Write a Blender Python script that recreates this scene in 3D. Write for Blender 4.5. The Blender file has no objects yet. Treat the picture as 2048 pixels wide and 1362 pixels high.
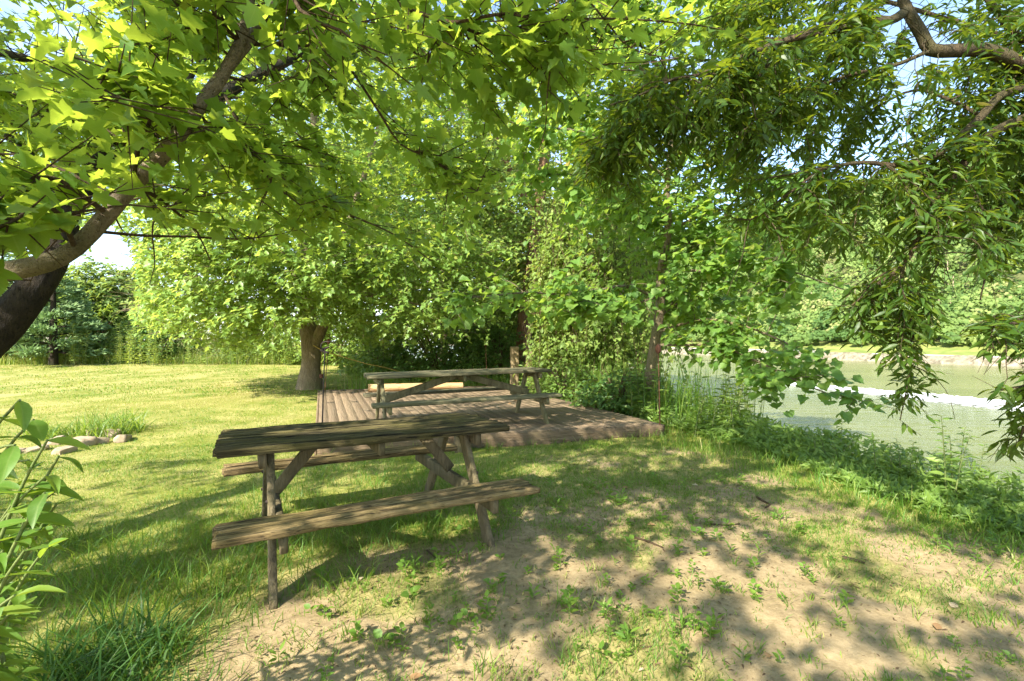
import bpy, math, random
import numpy as np
from mathutils import Vector, Matrix
random.seed(7)
R = np.random.default_rng(11)
C = bpy.context.scene.collection
SC = bpy.context.scene
F, CX, CY, CZ = 950.0, 1024.0, 681.0, 1.364          # focal length and centre in photo pixels, eye height

def P(u, v, D):
    return np.array([(u-CX)/F*D, D, CZ-(v-CY)/F*D])

def proj(p):
    y = np.where(np.abs(p[:, 1]) < 1e-3, 1e-3, p[:, 1])
    return CX+F*p[:, 0]/y, CY-F*(p[:, 2]-CZ)/y, p[:, 1]

SUN_EL = math.radians(37)
SUN_AZ = math.atan2(-0.62, -0.785)
S = np.array([math.sin(SUN_AZ)*math.cos(SUN_EL), math.cos(SUN_AZ)*math.cos(SUN_EL), math.sin(SUN_EL)])

# ------------------------------------------------------------------ noise
def vnoise(x, y, seed=0):
    xi = np.floor(x).astype(np.int64); yi = np.floor(y).astype(np.int64)
    fx = x-xi; fy = y-yi
    fx = fx*fx*(3-2*fx); fy = fy*fy*(3-2*fy)
    def h(a, b):
        n = (a*374761393+b*668265263+seed*974634213) & 0x7fffffff
        n = ((n ^ (n >> 13))*1274126177) & 0x7fffffff
        n = n ^ (n >> 16)
        return (n & 0xffff)/65535.0
    return (h(xi, yi)*(1-fx)+h(xi+1, yi)*fx)*(1-fy)+(h(xi, yi+1)*(1-fx)+h(xi+1, yi+1)*fx)*fy

def fbm(x, y, seed=0, o=4):
    s = 0; a = .5; t = 0
    for i in range(o):
        s = s+a*vnoise(x*2**i, y*2**i, seed+i*17); t += a; a *= .5
    return s/t

def sstep(a, b, x):
    t = np.clip((x-a)/(b-a), 0, 1)
    return t*t*(3-2*t)

def nrm(v):
    return v/np.maximum(np.linalg.norm(v, axis=-1, keepdims=True), 1e-9)

# ------------------------------------------------------------------ objects
def prop(o, label=None, cat=None, group=None, kind=None):
    if label: o['label'] = label
    if cat: o['category'] = cat
    if group: o['group'] = group
    if kind: o['kind'] = kind
    return o

def empty(name, label, cat, loc=(0, 0, 0), rot=(0, 0, 0), group=None):
    o = bpy.data.objects.new(name, None); C.objects.link(o)
    o.location = loc; o.rotation_euler = rot
    o.empty_display_size = .1
    return prop(o, label, cat, group)

class Acc:
    """collects vertices, triangles and quads, with one 'rnd' value and a 2-d 'luv' per vertex"""
    def __init__(self):
        self.v = []; self.t = []; self.q = []; self.r = []; self.uv = []; self.n = 0
    def add(self, V, T=None, Q=None, rnd=None, uv=None):
        V = np.asarray(V, float).reshape(-1, 3); k = len(V)
        if k == 0: return
        self.v.append(V)
        if T is not None and len(T): self.t.append(np.asarray(T, np.int64).reshape(-1, 3)+self.n)
        if Q is not None and len(Q): self.q.append(np.asarray(Q, np.int64).reshape(-1, 4)+self.n)
        self.r.append(np.full(k, .5) if rnd is None else np.broadcast_to(rnd, (k,)))
        self.uv.append(np.zeros((k, 2)) if uv is None else uv)
        self.n += k
    def build(self, name, mat, parent=None, smooth=False, origin=None):
        V = np.concatenate(self.v) if self.v else np.zeros((0, 3))
        if origin is not None: V = V-np.asarray(origin)
        T = np.concatenate(self.t) if self.t else np.zeros((0, 3), np.int64)
        Q = np.concatenate(self.q) if self.q else np.zeros((0, 4), np.int64)
        me = bpy.data.meshes.new(name)
        me.vertices.add(len(V)); me.vertices.foreach_set('co', V.astype(np.float32).ravel())
        li = np.concatenate([T.ravel(), Q.ravel()]).astype(np.int32)
        me.loops.add(len(li)); me.loops.foreach_set('vertex_index', li)
        ls = np.concatenate([np.arange(len(T))*3, len(T)*3+np.arange(len(Q))*4]).astype(np.int32)
        me.polygons.add(len(ls)); me.polygons.foreach_set('loop_start', ls)
        if smooth: me.polygons.foreach_set('use_smooth', np.ones(len(ls), bool))
        a = me.attributes.new('rnd', 'FLOAT', 'POINT'); a.data.foreach_set('value', np.concatenate(self.r).astype(np.float32))
        uv = np.concatenate(self.uv)
        if np.any(uv):
            a = me.attributes.new('luv', 'FLOAT_VECTOR', 'POINT')
            a.data.foreach_set('vector', np.c_[uv, np.zeros(len(uv))].astype(np.float32).ravel())
        me.update(calc_edges=True); me.validate()
        me.materials.append(mat)
        o = bpy.data.objects.new(name, me); C.objects.link(o)
        if origin is not None: o.location = origin
        if parent is not None: o.parent = parent
        return o

# ------------------------------------------------------------------ materials
def mat(name):
    m = bpy.data.materials.new(name); m.use_nodes = True
    nt = m.node_tree; nt.nodes.clear()
    return m, nt, nt.nodes, nt.links

def node(nt, typ, **kw):
    n = nt.nodes.new(typ)
    for k, v in kw.items():
        if k.startswith('i_'):
            key = k[2:]
            key = int(key) if key.isdigit() else key.replace('_', ' ')
            n.inputs[key].default_value = v
        else: setattr(n, k, v)
    return n

def ramp(nt, stops, fac=None):
    n = nt.nodes.new('ShaderNodeValToRGB'); el = n.color_ramp.elements
    while len(el) < len(stops): el.new(.5)
    for e, (p, c) in zip(el, stops):
        e.position = p; e.color = (*c, 1) if len(c) == 3 else c
    if fac is not None: nt.links.new(fac, n.inputs[0])
    return n

def mixc(nt, fac, a, b, mode='MIX'):
    n = nt.nodes.new('ShaderNodeMix'); n.data_type = 'RGBA'; n.blend_type = mode
    for sock, val in ((n.inputs['Factor'], fac), (n.inputs['A'], a), (n.inputs['B'], b)):
        if isinstance(val, (int, float)): sock.default_value = val
        elif isinstance(val, tuple): sock.default_value = (*val, 1)
        else: nt.links.new(val, sock)
    return [o for o in n.outputs if o.type == 'RGBA'][0]

def noise(nt, scale, detail=4, rough=.6, vec=None, dist=0):
    n = node(nt, 'ShaderNodeTexNoise'); n.inputs['Scale'].default_value = scale
    n.inputs['Detail'].default_value = detail; n.inputs['Roughness'].default_value = rough
    n.inputs['Distortion'].default_value = dist
    if vec is not None: nt.links.new(vec, n.inputs['Vector'])
    return n.outputs['Fac']

def mapping(nt, scale, src='Object'):
    tc = nt.nodes.new('ShaderNodeTexCoord'); m = nt.nodes.new('ShaderNodeMapping')
    m.inputs['Scale'].default_value = scale
    nt.links.new(tc.outputs[src], m.inputs['Vector'])
    return m.outputs[0]

def bump(nt, h, strength, dist):
    b = node(nt, 'ShaderNodeBump'); b.inputs['Strength'].default_value = strength; b.inputs['Distance'].default_value = dist
    nt.links.new(h, b.inputs['Height'])
    return b.outputs[0]

def out(nt, sh):
    o = nt.nodes.new('ShaderNodeOutputMaterial'); nt.links.new(sh, o.inputs[0])

def principled(nt, col, rough=.7, spec=.3, normal=None):
    p = nt.nodes.new('ShaderNodeBsdfPrincipled')
    if isinstance(col, tuple): p.inputs['Base Color'].default_value = (*col, 1)
    else: nt.links.new(col, p.inputs['Base Color'])
    if isinstance(rough, (int, float)): p.inputs['Roughness'].default_value = rough
    else: nt.links.new(rough, p.inputs['Roughness'])
    p.inputs['Specular IOR Level'].default_value = spec
    if normal is not None: nt.links.new(normal, p.inputs['Normal'])
    return p.outputs[0]

def leaf_mat(name, stops, trans, tcol, rough=.45, spec=.4, veins=0, tgain=1.0):
    m, nt, N, L = mat(name)
    at = node(nt, 'ShaderNodeAttribute', attribute_name='rnd')
    c = ramp(nt, stops, at.outputs['Fac']).outputs[0]
    bl = ramp(nt, [(.60, (0, 0, 0)), (.78, (.5, .5, .5))], noise(nt, 38, 3, .6, nt.nodes.new('ShaderNodeTexCoord').outputs['Object'])).outputs[0]
    c = mixc(nt, bl, c, mixc(nt, .55, c, (.22, .17, .03)))
    if veins:
        uv = node(nt, 'ShaderNodeAttribute', attribute_name='luv')
        sx = node(nt, 'ShaderNodeSeparateXYZ'); L.new(uv.outputs['Vector'], sx.inputs[0])
        ab = node(nt, 'ShaderNodeMath', operation='ABSOLUTE'); L.new(sx.outputs[0], ab.inputs[0])
        # side veins: stripes along y - k|x|
        ma = node(nt, 'ShaderNodeMath', operation='MULTIPLY_ADD'); L.new(ab.outputs[0], ma.inputs[0]); ma.inputs[1].default_value = -.9
        L.new(sx.outputs[1], ma.inputs[2])
        sc = node(nt, 'ShaderNodeMath', operation='MULTIPLY'); L.new(ma.outputs[0], sc.inputs[0]); sc.inputs[1].default_value = 46
        sn = node(nt, 'ShaderNodeMath', operation='SINE'); L.new(sc.outputs[0], sn.inputs[0])
        v1 = ramp(nt, [(.0, (1, 1, 1)), (.025, (0, 0, 0))], ab.outputs[0]).outputs[0]
        v2 = ramp(nt, [(.9, (0, 0, 0)), (1, (.5, .5, .5))], sn.outputs[0]).outputs[0]
        vv = mixc(nt, 1.0, v1, v2, 'ADD')
        bw = node(nt, 'ShaderNodeMath', operation='MULTIPLY'); L.new(vv, bw.inputs[0]); bw.inputs[1].default_value = veins
        c = mixc(nt, bw.outputs[0], c, (.30, .38, .12))
    tc = mixc(nt, .65, c, tcol)
    pr = principled(nt, c, rough, spec)
    tr = node(nt, 'ShaderNodeBsdfTranslucent'); L.new(tc, tr.inputs[0])
    mx = node(nt, 'ShaderNodeMixShader'); mx.inputs[0].default_value = trans
    L.new(pr, mx.inputs[1]); L.new(tr.outputs[0], mx.inputs[2])
    out(nt, mx.outputs[0])
    return m

def bark_mat(name, a, b, scale=(18, 18, 4), moss=None):
    m, nt, N, L = mat(name)
    mp = mapping(nt, scale)
    n = noise(nt, 1.6, 6, .65, mp, .4)
    c = ramp(nt, [(.3, a), (.7, b)], n).outputs[0]
    n2 = noise(nt, 2.3, 3, .5, mapping(nt, (1, 1, 1)))
    f = ramp(nt, [(.45, (0, 0, 0)), (.65, (1, 1, 1))], n2).outputs[0]
    if moss: c = mixc(nt, f, c, mixc(nt, .55, c, moss))
    n5 = noise(nt, 7, 5, .7, mp, .6)
    cr = ramp(nt, [(.36, (1, 1, 1)), (.46, (0, 0, 0))], n5).outputs[0]
    c = mixc(nt, cr, c, mixc(nt, .8, c, (a[0]*.3, a[1]*.3, a[2]*.3)))
    hs_ = node(nt, 'ShaderNodeMath', operation='ADD'); L.new(n, hs_.inputs[0]); L.new(n5, hs_.inputs[1])
    out(nt, principled(nt, c, .85, .2, bump(nt, hs_.outputs[0], 1.0, .03)))
    return m

def wood_mat(name, dark, mid, pale, moss, mossamt, scale=(1.6, 34, 34), crack=.5, rough=.85, groove=0):
    m, nt, N, L = mat(name)
    at = node(nt, 'ShaderNodeAttribute', attribute_name='rnd')
    tc = nt.nodes.new('ShaderNodeTexCoord'); mp = nt.nodes.new('ShaderNodeMapping')
    L.new(tc.outputs['Object'], mp.inputs[0]); mp.inputs['Scale'].default_value = scale
    cb = node(nt, 'ShaderNodeCombineXYZ'); 
    k = node(nt, 'ShaderNodeMath', operation='MULTIPLY'); L.new(at.outputs['Fac'], k.inputs[0]); k.inputs[1].default_value = 40
    L.new(k.outputs[0], cb.inputs[0]); L.new(k.outputs[0], cb.inputs[2]); L.new(cb.outputs[0], mp.inputs['Location'])
    g = noise(nt, 1.0, 7, .7, mp.outputs[0], .8)
    g2 = noise(nt, 2.6, 4, .6, mp.outputs[0], .3)
    c = ramp(nt, [(.28, dark), (.48, mid), (.72, pale)], g).outputs[0]
    big = noise(nt, 3.2, 4, .6, tc.outputs['Object'])
    f = ramp(nt, [(.42, (0, 0, 0)), (.66, (mossamt,)*3)], big).outputs[0]
    c = mixc(nt, f, c, mixc(nt, .75, c, moss))
    cr = ramp(nt, [(.30, (1, 1, 1)), (.40, (0, 0, 0))], g2).outputs[0]
    cf = node(nt, 'ShaderNodeMath', operation='MULTIPLY'); L.new(cr, cf.inputs[0]); cf.inputs[1].default_value = crack
    c = mixc(nt, cf.outputs[0], c, (dark[0]*.35, dark[1]*.35, dark[2]*.35))
    if groove:
        mp2 = nt.nodes.new('ShaderNodeMapping'); L.new(tc.outputs['Object'], mp2.inputs[0]); mp2.inputs['Scale'].default_value = (1.0, 95, 60); L.new(cb.outputs[0], mp2.inputs['Location'])
        g3 = noise(nt, 1.0, 5, .65, mp2.outputs[0], 1.2)
        gr = ramp(nt, [(.40, (1, 1, 1)), (.48, (0, 0, 0))], g3).outputs[0]
        gf = node(nt, 'ShaderNodeMath', operation='MULTIPLY'); L.new(gr, gf.inputs[0]); gf.inputs[1].default_value = groove
        c = mixc(nt, gf.outputs[0], c, (dark[0]*.4, dark[1]*.4, dark[2]*.4))
        pl = ramp(nt, [(.56, (0, 0, 0)), (.68, (1, 1, 1))], g3).outputs[0]
        pf = node(nt, 'ShaderNodeMath', operation='MULTIPLY'); L.new(pl, pf.inputs[0]); pf.inputs[1].default_value = groove*.5
        c = mixc(nt, pf.outputs[0], c, pale)
    v = node(nt, 'ShaderNodeMapRange'); L.new(at.outputs['Fac'], v.inputs[0]); v.inputs[3].default_value = .86; v.inputs[4].default_value = 1.14
    hs = node(nt, 'ShaderNodeHueSaturation'); L.new(c, hs.inputs['Color']); L.new(v.outputs[0], hs.inputs['Value'])
    hh = node(nt, 'ShaderNodeMath', operation='ADD'); L.new(g, hh.inputs[0]); L.new(g2, hh.inputs[1])
    out(nt, principled(nt, hs.outputs[0], rough, .25, bump(nt, hh.outputs[0], 1.0, .016)))
    return m

M = {}
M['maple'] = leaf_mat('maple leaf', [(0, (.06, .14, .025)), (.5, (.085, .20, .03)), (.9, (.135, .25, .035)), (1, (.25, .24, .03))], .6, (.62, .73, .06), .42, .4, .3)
M['maple_far'] = leaf_mat('sunlit maple leaf', [(0, (.10, .20, .04)), (.5, (.17, .29, .065)), (.85, (.26, .36, .085)), (1, (.42, .36, .08))], .5, (.59, .69, .10), .42, .45)  # brighter copy of the maple leaf, with the sunlight in its colour
M['syc'] = leaf_mat('broad lobed leaf', [(0, (.08, .18, .04)), (.6, (.14, .26, .05)), (.93, (.22, .33, .06)), (1, (.34, .23, .04))], .52, (.54, .70, .07), .5, .35)
M['ash'] = leaf_mat('narrow leaflet', [(0, (.024, .065, .01)), (.6, (.052, .11, .016)), (.95, (.10, .155, .02)), (1, (.22, .12, .03))], .42, (.40, .48, .02), .42, .35)
M['vine'] = leaf_mat('vine leaf', [(0, (.11, .19, .04)), (.6, (.19, .28, .06)), (.93, (.28, .34, .09)), (1, (.40, .33, .11))], .42, (.58, .64, .08), .5, .3)
M['shrub'] = leaf_mat('shrub leaf', [(0, (.045, .11, .03)), (.6, (.08, .165, .04)), (1, (.14, .22, .05))], .42, (.36, .50, .05), .42, .4)
M['weed'] = leaf_mat('weed leaf', [(0, (.06, .14, .02)), (.6, (.11, .22, .03)), (1, (.20, .29, .045))], .45, (.44, .56, .04), .45, .4, .25)
M['pine'] = leaf_mat('pine needles', [(0, (.11, .20, .075)), (1, (.23, .32, .13))], .3, (.22, .36, .10), .6, .3)
M['forest'] = leaf_mat('forest leaf', [(0, (.06, .13, .035)), (.5, (.15, .23, .06)), (.85, (.25, .32, .09)), (1, (.34, .32, .14))], .42, (.46, .56, .11), .6, .2)
M['grass'] = leaf_mat('grass blade', [(0, (.045, .13, .015)), (.45, (.09, .20, .02)), (.72, (.19, .27, .035)), (1, (.48, .40, .17))], .42, (.45, .52, .05), .5, .35)
M['liriope'] = leaf_mat('strap grass', [(0, (.022, .065, .014)), (.7, (.05, .12, .02)), (1, (.13, .20, .04))], .35, (.2, .36, .03), .5, .25)
M['dry'] = leaf_mat('dry leaf', [(0, (.20, .11, .05)), (.6, (.34, .22, .11)), (1, (.50, .42, .30))], .2, (.4, .25, .1), .7, .2)
M['bark_dark'] = bark_mat('dark maple bark', (.018, .014, .01), (.06, .045, .03), (14, 14, 6), (.035, .045, .012))
M['bark_pale'] = bark_mat('pale smooth bark', (.22, .165, .11), (.42, .335, .23), (16, 16, 16), (.10, .11, .04))
M['bark_grey'] = bark_mat('grey furrowed bark', (.16, .12, .075), (.36, .285, .185), (16, 16, 2.2), (.18, .17, .07))
M['bark_red'] = bark_mat('reddish vine bark', (.13, .07, .04), (.30, .18, .11), (14, 14, 3))
M['bark_ash'] = bark_mat('ash bark', (.055, .04, .024), (.19, .135, .08), (22, 22, 9), (.09, .10, .03))
M['twig'] = bark_mat('twig bark', (.09, .06, .035), (.19, .13, .075), (30, 30, 30))
M['table_near'] = wood_mat('mossy weathered wood', (.022, .017, .008), (.078, .062, .026), (.225, .18, .078), (.085, .08, .012), .7, (1.1, 38, 38), .95, groove=.95)
M['bench_near'] = wood_mat('weathered bench wood', (.045, .031, .015), (.19, .132, .058), (.36, .265, .13), (.13, .115, .02), .5, (1.2, 40, 40), .85, groove=.8)
M['frame_near'] = wood_mat('weathered frame wood', (.045, .035, .02), (.125, .098, .055), (.225, .18, .105), (.10, .095, .03), .5, (16, 16, 3), .5)
M['table_far'] = wood_mat('grey green treated wood', (.055, .05, .028), (.13, .115, .066), (.225, .20, .125), (.11, .115, .04), .55, (1.4, 26, 26), .5, groove=.6)
M['frame_far'] = wood_mat('green treated frame wood', (.07, .062, .034), (.16, .14, .075), (.27, .235, .13), (.14, .15, .05), .6, (12, 12, 4), .4)
M['deck'] = wood_mat('red brown deck wood', (.135, .093, .055), (.19, .135, .083), (.245, .182, .122), (.16, .13, .07), .4, (1.3, 26, 26), .3)
M['post'] = wood_mat('pale post wood', (.11, .08, .042), (.235, .175, .095), (.34, .265, .15), (.20, .18, .08), .3, (14, 14, 2), .35)
M['log'] = wood_mat('peeled log wood', (.30, .17, .075), (.47, .29, .14), (.60, .41, .22), (.35, .25, .12), .3, (2, 12, 12), .3)

def simple(name, a, b, scale, rough=.7, spec=.3, bs=.5, bd=.02):
    m, nt, N, L = mat(name)
    n = noise(nt, scale, 6, .6, mapping(nt, (1, 1, 1)))
    c = ramp(nt, [(.3, a), (.7, b)], n).outputs[0]
    out(nt, principled(nt, c, rough, spec, bump(nt, n, bs, bd)))
    return m
M['bark_syc'] = bark_mat('pale tan sapling bark', (.14, .105, .065), (.33, .26, .17), (14, 14, 5), (.20, .20, .09))
M['rust'] = simple('rusty iron', (.07, .03, .02), (.17, .07, .04), 60, .8)
M['iron'] = simple('dark iron', (.025, .02, .018), (.07, .045, .035), 50, .6)
M['rope'] = simple('yellow rope', (.38, .25, .06), (.52, .38, .12), 120, .9)
M['stone'] = simple('field stone', (.22, .165, .105), (.42, .335, .23), 6, .85, .2, .6, .03)

# ------------------------------------------------------------------ terrain
def bank_s(x, y):
    return (x-3.3)*.93+(y-5)*.37

DIRT = np.array([(-1.6, -4), (-1.25, 1.0), (-1.2, 1.9), (-1.22, 2.45), (-.95, 3.0), (-.05, 3.45), (.05, 4.6), (.3, 5.4), (1.3, 6.0), (2.0, 6.1), (2.35, 5.3), (2.65, 3.9), (3.3, 3.1), (5, 0), (6, -4)])
def dirt_sd(x, y):
    """signed distance to the bare patch (positive inside)"""
    x = np.asarray(x, float); y = np.asarray(y, float)
    d = np.full(x.shape, 1e9); inside = np.zeros(x.shape, bool)
    n = len(DIRT)
    for i in range(n):
        a = DIRT[i]; b = DIRT[(i+1) % n]
        ex, ey = b-a
        t = np.clip(((x-a[0])*ex+(y-a[1])*ey)/(ex*ex+ey*ey), 0, 1)
        d = np.minimum(d, np.hypot(x-a[0]-t*ex, y-a[1]-t*ey))
        c = ((a[1] > y) != (b[1] > y)) & (x < (b[0]-a[0])*(y-a[1])/(b[1]-a[1]+1e-12)+a[0])
        inside ^= c
    return np.where(inside, d, -d)

def hgt(x, y):
    x = np.asarray(x, float); y = np.asarray(y, float)
    s = bank_s(x, y)
    z = .10*(fbm(x*.35, y*.35, 3)-.5)*sstep(1, 6, np.hypot(x, y-3))
    z = z+.045*(fbm(x*1.6, y*1.6, 5, 3)-.5)
    ds = dirt_sd(x, y)
    z = z+.03*(fbm(x*7, y*7, 9, 3)-.5)*sstep(-.1, .3, ds)+.02*(fbm(x*22, y*22, 19, 2)-.5)*sstep(-.1, .3, ds)
    z = z-.05*sstep(2.5, 1.2, y)*sstep(.5, -1.0, x)
    z = z+.35*sstep(14, 34, y)*sstep(2, -4, x+ (y-14)*.3)           # lawn lifts gently towards the hedgerow
    z = z-2.6*sstep(.2, 5.5, s)
    return z

def grass_amt(x, y):
    """0 bare soil .. 1 full sward"""
    ds = dirt_sd(x, y)+.55*(fbm(x*1.7, y*1.7, 31, 3)-.5)
    g = 1-sstep(-.25, .30, ds)
    inner = 1.0*sstep(.43, .60, fbm(x*1.9+7, y*1.9, 37, 3))
    mid = .8*sstep(3.2, 4.4, y)*sstep(.34, .56, fbm(x*2.6, y*2.6+3, 33, 3))
    rb = .6*sstep(1.3, 2.4, x)*sstep(.40, .58, fbm(x*2.2+9, y*2.2+3, 39, 3))
    return np.clip(np.maximum.reduce([g, inner*.75, mid, rb]), 0, 1)

def axis(lo, hi, flo, fhi, fine, coarse):
    a = [np.arange(flo, fhi, fine)]
    v = flo; st = fine; l = []
    while v > lo:
        st = min(st*1.18, coarse); v -= st; l.append(v)
    a.insert(0, np.array(l[::-1]))
    v = fhi; st = fine; l = [fhi]
    while v < hi:
        st = min(st*1.18, coarse); v += st; l.append(v)
    a.append(np.array(l))
    return np.concatenate(a)

xs = axis(-300, 14, -3.2, 4.5, .045, 8); ys = axis(-14, 320, 1.2, 7.2, .045, 8)
gx, gy = np.meshgrid(xs, ys)
gz = hgt(gx, gy)
A = Acc()
nx, ny = len(xs), len(ys)
ii = (np.arange(ny-1)[:, None]*nx+np.arange(nx-1)[None]).ravel()
A.add(np.c_[gx.ravel(), gy.ravel(), gz.ravel()], Q=np.c_[ii, ii+1, ii+nx+1, ii+nx], rnd=grass_amt(gx.ravel(), gy.ravel()))

def ground_mat():
    m, nt, N, L = mat('soil and lawn')
    at = node(nt, 'ShaderNodeAttribute', attribute_name='rnd')
    tc = nt.nodes.new('ShaderNodeTexCoord'); ob = tc.outputs['Object']
    n1 = noise(nt, 2.2, 8, .65, ob); n2 = noise(nt, 26, 6, .7, ob); n3 = noise(nt, .5, 4, .6, ob); n4 = noise(nt, 140, 3, .6, ob)
    soil = ramp(nt, [(.30, (.185, .135, .07)), (.5, (.285, .218, .12)), (.7, (.36, .282, .165))], n1).outputs[0]
    soil = mixc(nt, .55, soil, ramp(nt, [(.3, (.14, .10, .05)), (.62, (.37, .28, .16))], n2).outputs[0])
    crumbs = ramp(nt, [(.27, (1, 1, 1)), (.34, (0, 0, 0))], n4).outputs[0]
    soil = mixc(nt, crumbs, soil, (.15, .10, .055))
    turf = ramp(nt, [(.3, (.09, .125, .02)), (.55, (.20, .21, .04)), (.75, (.36, .31, .10))], n2).outputs[0]
    # dry mown lines running away from the viewer on the far lawn
    sx = node(nt, 'ShaderNodeSeparateXYZ'); L.new(ob, sx.inputs[0])
    k = node(nt, 'ShaderNodeMath', operation='MULTIPLY_ADD'); L.new(sx.outputs[1], k.inputs[0]); k.inputs[1].default_value = -.12; L.new(sx.outputs[0], k.inputs[2])
    wob = node(nt, 'ShaderNodeMath', operation='MULTIPLY_ADD'); L.new(n3, wob.inputs[0]); wob.inputs[1].default_value = 3.5; L.new(k.outputs[0], wob.inputs[2])
    sc = node(nt, 'ShaderNodeMath', operation='MULTIPLY'); L.new(wob.outputs[0], sc.inputs[0]); sc.inputs[1].default_value = 1.9
    sn = node(nt, 'ShaderNodeMath', operation='SINE'); L.new(sc.outputs[0], sn.inputs[0])
    far = node(nt, 'ShaderNodeMapRange'); L.new(sx.outputs[0], far.inputs[0])
    far.inputs[1].default_value = -5; far.inputs[2].default_value = -9; far.inputs[3].default_value = 0; far.inputs[4].default_value = 1
    st = ramp(nt, [(.25, (0, 0, 0)), (.9, (1, 1, 1))], sn.outputs[0]).outputs[0]
    fs = node(nt, 'ShaderNodeMath', operation='MULTIPLY'); L.new(st, fs.inputs[0]); L.new(far.outputs[0], fs.inputs[1])
    nm = noise(nt, 1.3, 5, .65, ob)
    dryb = ramp(nt, [(.40, (0, 0, 0)), (.62, (.9, .9, .9))], nm).outputs[0]
    mxx = node(nt, 'ShaderNodeMath', operation='MAXIMUM'); L.new(fs.outputs[0], mxx.inputs[0]); L.new(dryb, mxx.inputs[1])
    half = node(nt, 'ShaderNodeMath', operation='MULTIPLY'); L.new(mxx.outputs[0], half.inputs[0]); half.inputs[1].default_value = .75
    turf = mixc(nt, half.outputs[0], turf, ramp(nt, [(.3, (.26, .24, .075)), (.7, (.46, .38, .16))], n2).outputs[0])
    f = ramp(nt, [(.45, (0, 0, 0)), (1, (1, 1, 1))], at.outputs['Fac']).outputs[0]
    c = mixc(nt, f, soil, turf)
    h = node(nt, 'ShaderNodeMath', operation='ADD'); L.new(n2, h.inputs[0]); L.new(n4, h.inputs[1])
    out(nt, principled(nt, c, .95, .1, bump(nt, h.outputs[0], .4, .015)))
    return m
prop(A.build('ground', ground_mat(), smooth=True), kind='structure')

# ------------------------------------------------------------------ river, far bank, hill
WZ = -1.5
m, nt, N, L = mat('river water')
tc = nt.nodes.new('ShaderNodeTexCoord')
mp = nt.nodes.new('ShaderNodeMapping'); L.new(tc.outputs['Object'], mp.inputs[0]); mp.inputs['Rotation'].default_value = (0, 0, -.37); mp.inputs['Scale'].default_value = (.55, 1.4, 1)
w1 = noise(nt, 1.5, 6, .6, mp.outputs[0], .6); w2 = noise(nt, .12, 3, .5, mp.outputs[0])
col = ramp(nt, [(.3, (.125, .14, .05)), (.7, (.20, .205, .085))], w2).outputs[0]
out(nt, principled(nt, col, .16, .45, bump(nt, w1, .55, .16)))
M['water'] = m
def fromst(s, t):  # river frame: s across, t along
    return np.array([3.3+.93*s-.37*t, 5+.37*s+.93*t])
A = Acc()
q = [fromst(.8, -60), fromst(78, -60), fromst(78, 420), fromst(.8, 420)]
A.add([(p[0], p[1], WZ) for p in q], Q=[(0, 1, 2, 3)])
prop(A.build('water', M['water']), kind='structure')

def farz(s, t):
    z = np.where(s < 65, -2.2, 0.0)
    z = -2.2+1.75*sstep(64.2, 66.4, s)+1.5*sstep(66.5, 76, s)
    z = z+46*sstep(77, 150, s)*(.75+.5*fbm(t*.012, s*.01, 51, 3))+3*(fbm(s*.08, t*.08, 53)-.5)*sstep(76, 90, s)
    return z
def strip(name, s0, s1, ns, t0, t1, ntt, material, zf, kind='structure', jit=0):
    ss = np.linspace(s0, s1, ns); tt = np.linspace(t0, t1, ntt)
    a, b = np.meshgrid(ss, tt)
    a2 = a
    X = 3.3+.93*a2-.37*b; Y = 5+.37*a2+.93*b
    Z = zf(a2, b)
    ac = Acc(); i = (np.arange(ntt-1)[:, None]*ns+np.arange(ns-1)[None]).ravel()
    ac.add(np.c_[X.ravel(), Y.ravel(), Z.ravel()], Q=np.c_[i, i+1, i+ns+1, i+ns])
    return prop(ac.build(name, material, smooth=True), kind=kind)
M['rockbank'] = simple('pale rock bank', (.09, .08, .045), (.33, .28, .20), 1.6, .9, .2, 1, .3)
strip('riverbank', 63.5, 66.45, 12, -60, 340, 800, M['rockbank'], lambda s, t: farz(s+1.2*(fbm(t*.5, s, 61, 3)-.5), t)+.35*(fbm(t*1.3, s*1.3, 63, 3)-.5))
M['banklawn'] = simple('far bank grass', (.10, .15, .03), (.26, .27, .08), .5, .95, .1, .3, .05)
strip('grass_bank', 66.35, 78.5, 14, -60, 340, 160, M['banklawn'], lambda s, t: farz(s, t)+.02)
M['hillsoil'] = simple('wooded hill soil', (.05, .07, .02), (.14, .14, .06), .2, .95, .1, .5, .3)
strip('hill', 77.5, 175, 40, -70, 340, 120, M['hillsoil'], farz)
M['gravelpath'] = simple('pale gravel path', (.42, .36, .28), (.58, .51, .42), .8, .95, .1, .3, .02)
strip('path', 67.0, 68.4, 3, 48, 130, 120, M['gravelpath'], lambda s, t: farz(s, t)+.10)

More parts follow.
